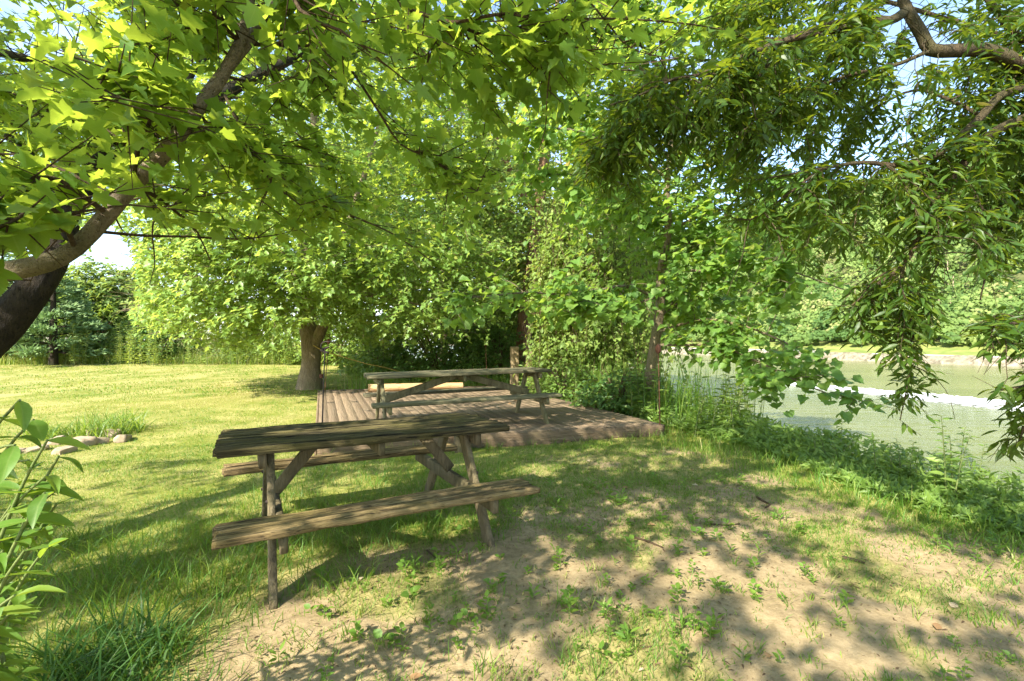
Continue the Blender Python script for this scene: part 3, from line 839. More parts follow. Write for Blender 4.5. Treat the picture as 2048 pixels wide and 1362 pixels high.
L1 = [P(-330, 585, 1.75), P(-120, 560, 1.6), P(0, 545, 1.55), P(90, 526, 1.55), P(150, 497, 1.57), P(215, 428, 1.6), P(265, 370, 1.64), P(330, 305, 1.68), P(395, 218, 1.74), P(445, 150, 1.78), P(480, 85, 1.82), P(497, 20, 1.86), P(505, -60, 1.9), P(500, -200, 2.0)]
A = Acc(); tube(A, [T2[1]]+L1, [.05, .042, .036, .0315, .029, .027, .0265, .026, .025, .024, .022, .02, .018, .017, .014], 12, .07, .05)
LIMB2D.append((smooth_path(np.array(L1[2:12]), .05), 40, .45)); LIMB2D.append((smooth_path(np.array(T1[3:7]), .08), 60, .45)); LIMB2D.append((smooth_path(np.array(T6[1:6]), .1), 30, .5)); LIMB2D.append((smooth_path(np.array(T1[8:11]), .1), 30, .4))
L2 = [P(452, 140, 1.79), P(490, 92, 1.86), P(520, 50, 1.95), P(552, 0, 2.05), P(600, -90, 2.3)]
tube(A, L2, [.018, .02, .02, .019, .016], 9, .05, .05)
tube(A, [P(276, 356, 1.64), P(268, 350, 1.62), P(264, 343, 1.6)], [.012, .013, .009], 7, .1, .01)
build_at(A, 'limb', M['bark_pale'], maple, True)

BR = [
 [P(640, -260, 1.9), P(730, -70, 1.75), P(785, 0, 1.68), P(845, 28, 1.62), P(905, 45, 1.6), P(965, 34, 1.6), P(1020, 27, 1.62), P(1080, 40, 1.64), P(1160, 38, 1.66), P(1260, 38, 1.7), P(1380, 48, 1.75)],
 [P(905, 45, 1.6), P(950, 64, 1.7), P(1000, 88, 1.8), P(1052, 108, 1.9)],
 [P(600, -90, 2.3), P(650, 40, 2.2), P(680, 105, 2.15), P(720, 165, 2.1), P(765, 235, 2.1), P(800, 288, 2.12), P(850, 312, 2.15), P(900, 338, 2.2)],
 [P(450, 190, 2.6), P(478, 250, 2.5), P(515, 310, 2.45), P(560, 366, 2.4), P(620, 402, 2.4), P(700, 430, 2.45), P(790, 470, 2.5), P(860, 520, 2.6)],
 [P(500, 88, 1.9), P(560, 90, 1.95), P(640, 92, 2.0), P(740, 95, 2.1)],
 [P(265, 370, 1.64), P(310, 392, 1.75), P(360, 430, 1.9), P(395, 465, 2.05), P(420, 520, 2.2)],
 [P(330, 305, 1.68), P(430, 270, 1.9), P(490, 300, 2.0), P(545, 365, 2.1), P(600, 410, 2.15)],
 [P(150, 497, 1.57), P(120, 430, 1.4), P(80, 410, 1.3), P(30, 440, 1.22), P(-30, 470, 1.2)],
 [P(215, 428, 1.6), P(150, 380, 1.45), P(95, 352, 1.38), P(20, 372, 1.32)],
 [P(265, 370, 1.64), P(275, 300, 1.5), P(300, 240, 1.42), P(250, 200, 1.4), P(200, 185, 1.38)],
 [P(395, 218, 1.74), P(340, 190, 1.55), P(290, 170, 1.45), P(240, 150, 1.4)],
 [P(480, 85, 1.82), P(430, 30, 1.7), P(390, -40, 1.65)],
 [P(-260, 200, 2.6), P(-60, 165, 2.5), P(60, 200, 2.45), P(140, 215, 2.5), P(230, 270, 2.55)],
 [P(-200, 150, 3.6), P(0, 190, 3.4), P(130, 225, 3.3), P(260, 300, 3.4), P(330, 350, 3.6)],
 [P(700, 0, 4.8), P(800, 60, 4.9), P(900, 160, 5.0), P(960, 260, 5.2)],
 [P(590, 108, 4.1), P(700, 160, 4.2), P(800, 260, 4.4), P(880, 400, 4.6)],
 [P(450, 185, 3.5), P(560, 240, 3.6), P(650, 330, 3.7), P(700, 430, 3.9)],
 [P(785, -40, 1.9), P(900, -60, 2.0), P(1050, -30, 2.1), P(1200, -20, 2.2), P(1350, 0, 2.3)],
 [P(640, -260, 1.9), P(560, -120, 1.6), P(600, 20, 1.5), P(680, 60, 1.45), P(760, 120, 1.45)],
]
A = Acc(); offs = []
for b in BR:
    b = np.array(b); n = len(b)
    tube(A, b, np.linspace(.0085, .003, n), 6, .05, .08)
    for o_ in offshoots(b, max(4, int(np.linalg.norm(np.diff(b, axis=0), axis=1).sum()*5)), .42, .35, .7, .3):
        offs.append(o_); tube(A, o_, np.linspace(.0042, .0014, len(o_)), 4, 0, .1)
for b in (T1[6:], L1[4:], T4, T6, T7, T5):
    for o_ in offshoots(np.array(b), max(6, int(np.linalg.norm(np.diff(np.array(b), axis=0), axis=1).sum()*5)), .8, .35, .4, .2):
        offs.append(o_); tube(A, o_, np.linspace(.006, .0016, len(o_)), 4, 0, .1)
sc_, sa_ = sprays_on([np.array(b) for b in BR]+offs, .11)
# upper storeys of the crown, in front of and above the viewer
def dome(n, lo, hi):
    p = R.uniform(lo, hi, (n, 3))
    return p
up1 = dome(3500, (-8.5, .8, 1.7), (3.6, 8.5, 8.5))
e = ((up1[:, 0]+2.2)/6.2)**2+((up1[:, 1]-2.2)/6.0)**2+((up1[:, 2]-3.5)/5.2)**2
up1d = np.linalg.norm(up1-np.array([0, 0, CZ]), axis=1)
dn = fbm(up1[:, 0]*.8+up1[:, 2]*.5, up1[:, 1]*.8+up1[:, 2]*.9, 81, 3)
up1 = up1[(e < 1) & (dn > .46) & (up1d > 2.4)]
ax1 = nrm(rand_dir(len(up1), .3)+np.array([.15, .15, -.1]))
# crown behind and above: placed so that it shades the ground except where gaps let sun through
n = 9500
g = np.c_[R.uniform(-6.5, 6.5, n), R.uniform(-.5, 13, n), np.zeros(n)]
hz = R.uniform(2.4, 8.2, n)
cr1 = g+S[None]*(hz/S[2])[:, None]
e = ((cr1[:, 0]+2.6)/6.8)**2+((cr1[:, 1]-.2)/6.6)**2+((cr1[:, 2]-3.2)/5.8)**2
d0 = np.linalg.norm(cr1-np.array([0, 0, CZ]), axis=1)
kk = (e < 1) & ((cr1[:, 1] < .6) | ((d0 > 2.6) & (R.random(n) < .22))) & near_ok(cr1) & sun_keep(cr1)
cr1 = cr1[kk]
sh = np.repeat(smooth_path(np.array(T1[1:8]), .1), 5, 0)       # leaf sprays added towards the sun to shade the lower trunk
sh = sh+S*R.uniform(.7, 4.0, (len(sh), 1))+R.normal(size=sh.shape)*.12
cr1 = np.vstack([cr1, sh])
ax2 = nrm(rand_dir(len(cr1), .3))
def tw_filter(c, a, L):
    ok = near_ok(c, 12) & near_ok(c+a*L[:, None], 12)
    return c[ok], a[ok], L[ok]
acc = Acc(); tw = Acc()
for (c, a, k, Lr, sz, culled) in ((sc_, sa_, 6, (.10, .28), (.042, .078), True), (up1, ax1, 10, (.3, .6), (.05, .088), True), (cr1, ax2, 6, (.2, .4), (.08, .12), True)):
    L = R.uniform(*Lr, len(c))
    c, a, L = tw_filter(c, a, L)
    p, d, u_, ti = spray(c, a, L, k, .45, .95, .42, .03)
    keep = near_ok(p, 8) & sun_keep(p) & limb_clear(p)
    # some hang below the ground's sunny columns over the table too
    leaves(acc, 'maple', p[keep], d[keep], u_[keep], R.uniform(*sz, keep.sum()), uv=True)
    prisms(tw, c, c+a*L[:, None], .0032, .0013)
    print('near maple leaves', keep.sum())
tw.add(np.zeros((0, 3)))
A.v += tw.v; A.q += [q+A.n for q in tw.q]; A.r += tw.r; A.uv += tw.uv; A.n += tw.n
build_at(A, 'twigs', M['twig'], maple)
# larger leaves on the low shoots close to the pale limb
c, a = sprays_on([np.array(BR[i_]) for i_ in (7, 8, 9, 10)], .10)
L = R.uniform(.06, .16, len(c)); p, d, u_, ti = spray(c, a, L, 3, .5, .9, .35, .03)
ok = (np.linalg.norm(p-np.array([0, 0, CZ]), axis=1) > 1.05) & near_ok(p, 5)
leaves(acc, 'maple', p[ok], nrm(d+np.array([0, 0, -.3]))[ok], u_[ok], R.uniform(.075, .115, ok.sum()), rnd=R.uniform(0, .55, ok.sum()), uv=True)
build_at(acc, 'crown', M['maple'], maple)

# ------------------------------------------------------------------ generic crowns
def crown_points(n, ctr, rad, lump=.5, inner=.55, seed=0, low=None):
    """points filling an uneven ellipsoidal crown, denser towards the outside, with holes"""
    d = rand_dir(n); r = R.uniform(inner**3, 1, n)**(1/3.)
    k = fbm(np.arctan2(d[:, 1], d[:, 0])*1.9+seed, d[:, 2]*2.6+seed*.7, 91+seed, 4)
    rr = r*(1+lump*(k-.5)*1.6)
    p = np.asarray(ctr)+d*rr[:, None]*np.asarray(rad)
    h = fbm(p[:, 0]*.9+p[:, 2]*.35, p[:, 1]*.9+p[:, 2]*.8, 97+seed, 3)
    return p[h > .40], nrm(d*np.array([1, 1, .35]))[h > .40]

def leafy(acc, tw, c, ax, kind, k, Lr, sz, droop=.4, upj=.5, spread=.95, sunpull=.35, extra=None, jit=.05):
    L = R.uniform(*Lr, len(c))
    a = nrm(ax+R.normal(size=ax.shape)*.55)
    a[:, 2] *= .6; a = nrm(a)
    p, d, u_, ti = spray(c, a, L, k, droop, spread, upj, jit)
    u_ = nrm(u_+S[None]*sunpull)
    keep = np.ones(len(p), bool) if extra is None else extra(p)
    tint = R.uniform(0, 1, len(c))[ti]*.45+R.beta(2, 2.2, len(p))*.55
    leaves(acc, kind, p[keep], d[keep], u_[keep], R.uniform(*sz, keep.sum()), rnd=tint[keep])
    if tw is not None: prisms(tw, c, c+a*L[:, None], .006, .002)

def tree(name, label, base, limbs, crowns, leafmat, barkmat, kind, k, Lr, sz, cat='tree', group=None, extra=None, tw=True, droop=.4, sides=9, wob=.06, sunpull=.9):
    e = empty(name, label, cat, base, group=group)
    A = Acc()
    for (pts, rad) in limbs: tube(A, pts, rad, sides, wob, .2)
    T = Acc() if tw else None
    acc = Acc()
    for (n, ctr, rd, lump, inner, seed) in crowns:
        c, ax = crown_points(n, ctr, rd, lump, inner, seed)
        if extra is not None:
            ok = extra(c); c, ax = c[ok], ax[ok]
        leafy(acc, T, c, ax, kind, k, Lr, sz, droop, sunpull=sunpull, extra=extra)
    if tw and T.n:
        A.v += T.v; A.q += [q+A.n for q in T.q]; A.r += T.r; A.uv += T.uv; A.n += T.n
    build_at(A, 'trunk', barkmat, e, True); build_at(acc, 'crown', leafmat, e)
    return e

# ------------------------------------------------------------------ big sunlit maple beside the deck
b0 = P(620, 775, 13.5); bx, by = b0[0], 13.5
bz = float(hgt(bx, by))
LOWB = [(150, 500), (200, 560), (262, 640), (300, 660), (420, 690), (520, 715), (580, 690), (600, 672), (660, 660), (720, 690), (800, 690), (900, 680), (1000, 690), (1100, 660), (1200, 560)]
def big_ok(p):
    u, v, y = proj(p)
    lo = interp_b(u, LOWB)+R.normal(size=len(p))*10
    ok = (v < lo)
    ok &= ~((u > 597) & (u < 668) & (v > 648) & (v < 800) & (y < 14.2))
    jj = R.normal(size=len(p))*.22+.6*(fbm(u/40., v/40., 87, 2)-.5)
    ok &= ~(((u-224)/50.)**2+((v-545)/90.)**2 < 1+jj)
    ok &= ~((u < 262) & (v > 505+ (262-u)*.3))
    return ok
def Q_(u, v, D): return P(u, v, D)
limbs = [([(bx, by, bz-.2), (bx, by, bz+.15), (bx+.02, by, bz+.8), (bx+.03, by, bz+1.3), (bx-.12, by+.1, bz+2.0), (bx-.3, by+.3, bz+3.4), (bx-.2, by+.4, bz+5.5), (bx, by+.3, bz+8), (bx+.2, by, bz+10.5)], [.42, .33, .28, .29, .25, .21, .16, .10, .04]),
         ([Q_(628, 700, 13.45), Q_(640, 665, 13.3), Q_(652, 630, 13.2), Q_(662, 570, 13.1), Q_(690, 470, 13), Q_(735, 330, 12.8), Q_(770, 200, 12.8)], [.13, .145, .13, .12, .10, .07, .03]),
         ([Q_(608, 640, 13.5), Q_(590, 560, 13.4), Q_(560, 470, 13.2), Q_(520, 380, 12.8), Q_(480, 280, 12.4), Q_(450, 160, 12)], [.14, .12, .11, .09, .06, .03]),
         ([Q_(606, 600, 13.5), Q_(612, 520, 13.7), Q_(616, 450, 13.8), Q_(625, 330, 13.9), Q_(640, 180, 13.9)], [.13, .12, .11, .08, .04]),
         ([Q_(600, 590, 13.6), Q_(570, 510, 13.9), Q_(535, 440, 14.2), Q_(470, 360, 14.6), Q_(400, 290, 15)], [.10, .09, .08, .05, .02]),
         ([Q_(600, 560, 13.5), Q_(545, 540, 12.9), Q_(470, 530, 12.2), Q_(400, 540, 11.7), Q_(330, 560, 11.4)], [.07, .06, .045, .03, .015]),
         ([Q_(655, 610, 13.2), Q_(720, 590, 12.6), Q_(800, 600, 12.2), Q_(870, 620, 12.0)], [.06, .05, .03, .015])]
crowns = [(5200, (bx, by, 6.2), (5.9, 4.6, 5.6), .5, .62, 1), (900, (bx-2.4, by-2.2, 2.9), (2.6, 1.8, 1.7), .6, .3, 2), (700, (bx+.2, by-2.6, 3.1), (2.6, 1.6, 1.5), .6, .3, 3),
          (600, (bx+3.3, by-1.2, 3.0), (2.3, 1.9, 1.6), .6, .3, 4), (500, (bx-3.8, by-.5, 4.8), (2.2, 1.8, 2.2), .6, .3, 5), (1400, (bx, by, 5.6), (4.6, 3.8, 3.8), .6, .1, 6)]
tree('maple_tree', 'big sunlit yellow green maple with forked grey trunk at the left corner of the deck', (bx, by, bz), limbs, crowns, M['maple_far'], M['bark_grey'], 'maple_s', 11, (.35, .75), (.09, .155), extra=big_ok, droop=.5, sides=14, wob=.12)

# ------------------------------------------------------------------ young broad-leaved tree on the bank at the deck's right corner
sb = P(1302, 850, 8.5); sbz = float(hgt(sb[0], 8.5))
syc = empty('young_tree', 'young slender tree with broad lobed leaves at the deck corner by the river', 'tree', (sb[0], 8.5, sbz))
SYT = .82
TR = [np.array([sb[0], 8.5, sbz-.2]), P(1300, 765, 8.5), P(1308, 700, 8.48), P(1320, 620, 8.45), P(1322, 545, 8.4), P(1337, 460, 8.3), P(1333, 380, 8.2), P(1342, 280, 8.1), P(1330, 150, 8.0), P(1310, 0, 7.9), P(1290, -120, 7.9)]
A = Acc(); tube(A, TR, [.115, .095, .088, .08, .073, .064, .056, .046, .036, .024, .01], 10, .10, .15)
SB = [
 [P(1320, 600, 8.45), P(1250, 572, 7.8), P(1160, 590, 7.0), P(1060, 585, 6.3), P(980, 592, 5.8), P(920, 596, 5.5)],
 [P(1322, 590, 8.45), P(1260, 610, 7.8), P(1200, 600, 7.2), P(1120, 615, 6.6)],
 [P(1308, 690, 8.48), P(1380, 690, 7.9), P(1440, 692, 7.4), P(1520, 725, 6.7), P(1600, 765, 6.1), P(1690, 800, 5.6)],
 [P(1312, 665, 8.46), P(1400, 640, 7.8), P(1480, 650, 7.2), P(1560, 680, 6.7), P(1640, 720, 6.2)],
 [P(1326, 540, 8.4), P(1420, 540, 7.7), P(1500, 520, 7.1), P(1590, 545, 6.6), P(1690, 580, 6.2)],
 [P(1336, 460, 8.3), P(1440, 420, 7.7), P(1540, 430, 7.2), P(1640, 470, 6.8)],
 [P(1337, 420, 8.25), P(1250, 370, 7.5), P(1160, 350, 6.9), P(1070, 350, 6.4)],
 [P(1338, 360, 8.2), P(1240, 290, 7.4), P(1140, 260, 6.7), P(1050, 255, 6.2), P(990, 225, 5.9)],
 [P(1340, 320, 8.15), P(1430, 250, 7.6), P(1530, 230, 7.2), P(1620, 230, 6.9)],
 [P(1342, 260, 8.1), P(1440, 150, 7.6), P(1540, 110, 7.3), P(1640, 90, 7.2)],
 [P(1335, 180, 8.0), P(1240, 110, 7.5), P(1150, 90, 7.2), P(1080, 110, 7.0)],
 [P(1322, 90, 7.95), P(1420, 30, 7.6), P(1520, -20, 7.4)],
 [P(1315, 40, 7.9), P(1230, -10, 7.6), P(1150, -40, 7.4)],
 [P(1336, 440, 8.3), P(1300, 420, 8.8), P(1240, 400, 9.3), P(1180, 410, 9.7)],
 [P(1326, 520, 8.4), P(1390, 480, 8.9), P(1460, 470, 9.4), P(1540, 490, 9.8)],
 [P(1310, 640, 8.47), P(1370, 600, 9.0), P(1450, 600, 9.5)],
]
SB += [[P(1330, 150, 8.0), P(1250, 60, 7.6), P(1160, 30, 7.3), P(1100, 60, 7.1)], [P(1330, 150, 8.0), P(1420, 120, 8.4), P(1500, 160, 8.8), P(1580, 170, 9.0)], [P(1338, 300, 8.1), P(1420, 320, 7.8), P(1500, 330, 7.6), P(1580, 370, 7.4)],
 [P(1340, 250, 8.1), P(1260, 200, 8.5), P(1180, 190, 8.8), P(1120, 230, 9.0)], [P(1310, 0, 7.9), P(1390, -40, 8.2), P(1470, 30, 8.4), P(1560, 60, 8.6)]]
paths = []
for b in SB:
    b = np.array(b); n = len(b); tube(A, b, np.linspace(.028, .006, n), 6, .06, .12); paths.append(b[1:])
    for o_ in offshoots(b, 15, .6, .5, .6, .25, lo=.2):
        paths.append(o_); tube(A, o_, np.linspace(.007, .002, len(o_)), 4, 0, .12)
c, a = sprays_on(paths, .12)
SLOW = [(850, 620), (920, 640), (1050, 640), (1200, 660), (1280, 700), (1400, 720), (1500, 770), (1560, 830), (1640, 850), (1740, 830), (1800, 800)]
def syc_ok(p):
    u, v, y = proj(p)
    return (v < interp_b(u, SLOW)+8) & (u > 890) & (u < 1770) & ~((u > 1288) & (u < 1332) & (v > 600) & (R.random(len(p)) < .45))
acc = Acc()
for (n_, ct, rd_) in ((700, (2.5, 8.9, 4.3), (2.0, 1.2, 2.0)), (500, (1.5, 9.3, 4.9), (1.6, 1.0, 1.9)), (420, (3.4, 8.2, 3.0), (1.5, 1.1, 1.3)), (380, (2.2, 8.9, 6.6), (1.8, 1.2, 1.2))):
    c2, a2 = crown_points(n_, ct, rd_, .7, .2, 19); c = np.vstack([c, c2]); a = np.vstack([a, nrm(a2+R.normal(size=a2.shape)*.5)])
L = R.uniform(.12, .32, len(c))
ok = syc_ok(c); c, a, L = c[ok], a[ok], L[ok]
p, d, u_, ti = spray(c, a, L, 3, .6, .9, .4, .04); ok = syc_ok(p)
leaves(acc, 'syc', p[ok], d[ok], nrm(u_+S*.6)[ok], R.uniform(.09, .15, ok.sum()))
prisms(A, c, c+a*L[:, None], .004, .0018)
build_at(A, 'trunk', M['bark_syc'], syc, True); build_at(acc, 'crown', M['syc'], syc)

# ------------------------------------------------------------------ ash reaching in from the right
ash = empty('ash_tree', 'ash with brown crooked limbs and narrow dark leaflets hanging over the river bank', 'tree', (4.9, 3.3, float(hgt(4.9, 3.3))))
A = Acc()
tube(A, [(4.9, 3.3, -1.2), (4.85, 3.3, -.2), (4.6, 3.2, 1.2), (4.35, 3.1, 2.6), (4.3, 3.1, 4.0), (4.5, 3.2, 6.0), (4.7, 3.4, 8.0)], [.22, .19, .17, .15, .12, .08, .03], 12, .08, .12)
AB = [
 ([(4.35, 3.1, 2.7), P(2180, 190, 3.15), P(2048, 137, 3.05), P(2014, 116, 3.0), P(1963, 100, 2.98), P(1905, 102, 2.97), P(1862, 100, 2.96), P(1843, 68, 2.97), P(1815, 20, 3.0), P(1800, -20, 3.05), P(1770, -120, 3.2)], [.075, .05, .045, .042, .040, .039, .037, .034, .031, .026, .018]),
 ([P(1815, 20, 3.0), P(1782, 40, 2.95), P(1724, 50, 2.9), P(1655, 63, 2.85), P(1567, 82, 2.82), P(1510, 104, 2.8), P(1450, 126, 2.8), P(1400, 150, 2.8), P(1348, 158, 2.8), P(1280, 190, 2.8), P(1220, 210, 2.85)], [.03, .026, .022, .02, .018, .016, .013, .011, .009, .006, .004]),
 ([P(1790, 38, 2.96), P(1724, 36, 3.0), P(1650, 50, 3.05), P(1567, 78, 3.1), P(1498, 72, 3.1), P(1440, 70, 3.1)], [.016, .016, .014, .012, .009, .004]),
 ([P(1560, 84, 2.82), P(1480, 120, 2.9), P(1420, 160, 3.0), P(1348, 205, 3.1), P(1260, 270, 3.2), P(1170, 330, 3.3)], [.013, .012, .011, .009, .006, .003]),
 ([P(1555, 86, 2.82), P(1530, 140, 2.9), P(1500, 190, 3.0), P(1480, 250, 3.1), P(1440, 280, 3.15)], [.012, .01, .008, .006, .003]),
 ([(4.4, 3.15, 2.3), P(2140, 190, 3.1), P(2018, 184, 2.95), P(1963, 232, 2.9), P(1922, 272, 2.85), P(1881, 304, 2.82), P(1813, 331, 2.8), P(1724, 325, 2.8), P(1642, 338, 2.8), P(1519, 359, 2.85)], [.05, .036, .026, .024, .022, .02, .016, .012, .009, .004]),
 ([(4.45, 3.15, 2.1), P(2130, 225, 3.1), P(2048, 238, 2.95), P(1980, 270, 2.9), P(1929, 325, 2.9), P(1895, 369, 2.9), P(1861, 410, 2.9), P(1844, 440, 2.9), P(1830, 490, 2.9), P(1806, 532, 2.92), P(1758, 566, 2.95), P(1703, 611, 3.0)], [.05, .036, .03, .026, .023, .02, .018, .016, .014, .012, .009, .004]),
 ([P(1806, 532, 2.92), P(1803, 583, 2.95), P(1820, 631, 3.0), P(1826, 690, 3.05), P(1815, 770, 3.1), P(1800, 840, 3.15)], [.011, .01, .008, .007, .005, .003]),
 ([P(2150, 80, 3.2), P(2048, 80, 3.1), P(1985, 10, 3.1), P(1940, -40, 3.2)], [.03, .024, .018, .01]),
 ([P(2300, 640, 2.6), P(2120, 640, 2.55), P(2048, 645, 2.5), P(1990, 650, 2.5), P(1960, 668, 2.5)], [.014, .01, .008, .005, .003]),
 ([P(2300, 760, 2.4), P(2140, 760, 2.35), P(2060, 770, 2.3), P(2000, 780, 2.3)], [.012, .009, .006, .003]),
 ([P(2260, 820, 2.4), P(2120, 820, 2.35), P(2060, 835, 2.35), P(2040, 880, 2.35)], [.012, .009, .006, .003]),
 ([P(1862, 100, 2.96), P(1790, 130, 2.9), P(1700, 150, 2.9), P(1610, 185, 2.95), P(1530, 240, 3.0), P(1470, 320, 3.1)], [.014, .012, .01, .008, .006, .003]),
 ([P(1963, 232, 2.9), P(1900, 200, 3.0), P(1830, 180, 3.1), P(1760, 210, 3.2), P(1680, 250, 3.3)], [.012, .01, .008, .006, .003]),
 ([P(2048, 300, 3.4), P(1960, 380, 3.4), P(1900, 480, 3.4), P(1860, 560, 3.4)], [.014, .012, .008, .004]),
 ([P(2100, 100, 4.0), P(1900, 40, 4.0), P(1700, -10, 4.0), P(1500, 10, 4.0), P(1400, 40, 4.0)], [.02, .018, .014, .01, .004]),
 ([P(2180, 190, 3.15), P(2080, 330, 3.3), P(2020, 420, 3.4), P(1980, 520, 3.4), P(1960, 600, 3.4)], [.016, .014, .01, .008, .004]),
 ([P(1642, 338, 2.8), P(1560, 400, 2.9), P(1500, 440, 3.0), P(1450, 430, 3.1)], [.008, .006, .005, .003]),
 ([P(1420, 160, 3.0), P(1340, 160, 3.1), P(1260, 140, 3.2), P(1180, 150, 3.3)], [.007, .006, .005, .003]),
 ([P(1348, 205, 3.1), P(1290, 250, 3.1), P(1230, 300, 3.15), P(1200, 370, 3.2)], [.007, .006, .005, .003]),
 ([P(1260, 270, 3.2), P(1210, 270, 3.2), P(1160, 290, 3.2)], [.006, .005, .003]),
]
paths = []
for b, r_ in AB:
    b = np.array(b); tube(A, b, r_, 9 if max(r_) > .02 else 6, .06, .06)
    paths.append(b[2:] if max(r_) > .03 else b[1:])
    for o_ in offshoots(b, max(4, int(np.linalg.norm(np.diff(b, axis=0), axis=1).sum()*11)), .45, .7, .5, .8, lo=.12):
        paths.append(o_); tube(A, o_, np.linspace(.004, .0015, len(o_)), 4, 0, .1)
c, a = sprays_on(paths, .05)
for (n_, ct, rd_) in ((420, (3.4, 4.3, 4.0), (1.7, .9, 1.1)), (300, (4.0, 4.0, 3.2), (1.3, .9, .9)), (260, (2.6, 3.9, 3.6), (1.1, .7, .7)), (260, (3.3, 3.6, 2.5), (1.0, .7, .5)), (380, (2.7, 4.3, 2.7), (1.4, .8, .8)), (240, (4.3, 4.4, 4.6), (1.6, .8, .7))):
    c2, a2 = crown_points(n_, ct, rd_, .7, .1, 17); c = np.vstack([c, c2]); a = np.vstack([a, a2])
ABND = [(1100, 150), (1130, 330), (1250, 420), (1420, 440), (1540, 480), (1640, 560), (1690, 700), (1750, 820), (1800, 870), (1850, 850), (1872, 760), (1888, 640), (1920, 560), (1940, 700), (2048, 720), (2049, 900), (2600, 900)]
def ash_ok(p):
    u, v, y = proj(p)
    b = interp_b(u, ABND)
    ok = (v < b) & (u > 1140)
    ok &= ~((u > 1880) & (u < 1955) & (v > 470))
    ok |= (u > 1950) & (v > 590) & (v < 700) & (y < 2.8) | (u > 1985) & (v > 750) & (v < 910) & (y < 2.8)
    ok &= ~((u > 1888) & (v > 560) & (y > 2.8) & (u < 2060))
    # open sky in the upper right
    hole = fbm(u/95., v/95., 83, 2)
    ok &= ~((u > 1660) & (u < 2048) & (v < 330) & (hole > .74))
    return ok
ok = ash_ok(c); c, a = c[ok], a[ok]
# compound leaves: a hanging stalk with paired leaflets and one at the tip
dr = nrm(a*.95+np.array([0, 0, -.18])+R.normal(size=c.shape)*.34); Ls = R.uniform(.10, .19, len(c))
acc = Acc()
p, d, u_, ti = spray(c, dr, Ls, 7, .25, 1.0, .35, .008)
up = nrm(np.array([0, 0, 1.])+.5*R.normal(size=p.shape)); ok = ash_ok(p)
leaves(acc, 'lance', p[ok], nrm(d+np.array([0, 0, -.14]))[ok], up[ok], R.uniform(.055, .10, ok.sum()), uv=True)
prisms(A, c, c+dr*Ls[:, None], .0018, .0009)
print('ash leaflets', ok.sum())
build_at(A, 'trunk', M['bark_ash'], ash, True); build_at(acc, 'crown', M['ash'], ash)

# ------------------------------------------------------------------ vine covered tree and its curtain behind the deck
vb = P(1048, 760, 15.2)
def vt_ok(p):
    u, v, y = proj(p)
    return ~((u > 1000) & (u < 1100) & (v > 600) & (v < 790) & (y < 15))
limbs = [([(vb[0], 15.2, -.5), P(1046, 720, 15.2), P(1050, 640, 15.2), P(1062, 560, 15.1), P(1075, 440, 15), P(1090, 300, 14.9), P(1105, 120, 14.8), P(1120, -60, 14.8)], [.30, .27, .25, .22, .19, .16, .11, .05]),
         ([P(1062, 560, 15.1), P(1100, 480, 14.6), P(1150, 380, 14.2), P(1200, 250, 14)], [.11, .09, .07, .03]),
         ([P(1075, 440, 15), P(1020, 340, 15.3), P(970, 220, 15.6), P(930, 100, 15.8)], [.11, .09, .06, .03])]
crowns = [(1500, (.9, 15.6, 8.0), (3.4, 3.0, 5.2), .6, .25, 11), (500, (1.3, 14.6, 4.0), (2.6, 1.8, 2.2), .6, .2, 12), (500, (-1.6, 15.5, 6), (2.0, 2, 3.4), .6, .2, 13)]
tree('vine_covered_tree', 'tall tree with reddish trunk wrapped in vines behind the wooden posts', (vb[0], 15.2, -.1), limbs, crowns, M['vine'], M['bark_red'], 'oval', 9, (.3, .7), (.10, .16), extra=vt_ok, droop=.7)

cur = empty('vine_curtain', 'curtain of pale green hanging vines between the posts and the young tree', 'vine', (1.2, 11.3, 0))
A = Acc(); acc = Acc()
nst = 110
for k in range(nst):
    u = 1095+R.random()**1.25*250; D = R.uniform(10.4, 12.6)
    x = (u-CX)/F*D
    top = R.uniform(2.4, 5.6) if u < 1300 else R.uniform(1.5, 3.2)
    gzz = float(hgt(x, D))
    bot = gzz+R.uniform(-.1, 1.2)
    if top-bot < .6: continue
    m = 7; zz = np.linspace(top, bot, m)
    pts = np.c_[x+np.cumsum(R.normal(size=m)*.13), D+np.cumsum(R.normal(size=m)*.11), zz]
    tube(A, pts, np.full(m, .006), 4, 0, .25)
    s = smooth_path(pts, .05); s = s[R.random(len(s)) < .9]
    d = rand_dir(len(s), .5); d[:, 2] -= .8
    leaves(acc, 'heart' if k % 3 else 'oval', s+rand_dir(len(s))*R.uniform(0, .10, (len(s), 1)), nrm(d), nrm(rand_dir(len(s), .4)+S*.8), R.uniform(.05, .13, len(s)), rnd=np.clip(R.beta(2, 2, len(s))*.7+R.uniform(0, .3), 0, 1))
# mass of leaves the strands hang in front of
c, ax = crown_points(2600, (1.85, 12.0, 2.0), (1.6, 1.2, 2.6), .8, .1, 15)
leafy(acc, A, c, ax, 'heart', 7, (.2, .5), (.06, .13), .9, sunpull=.9)
build_at(A, 'stems', M['twig'], cur); build_at(acc, 'leaves', M['vine'], cur)

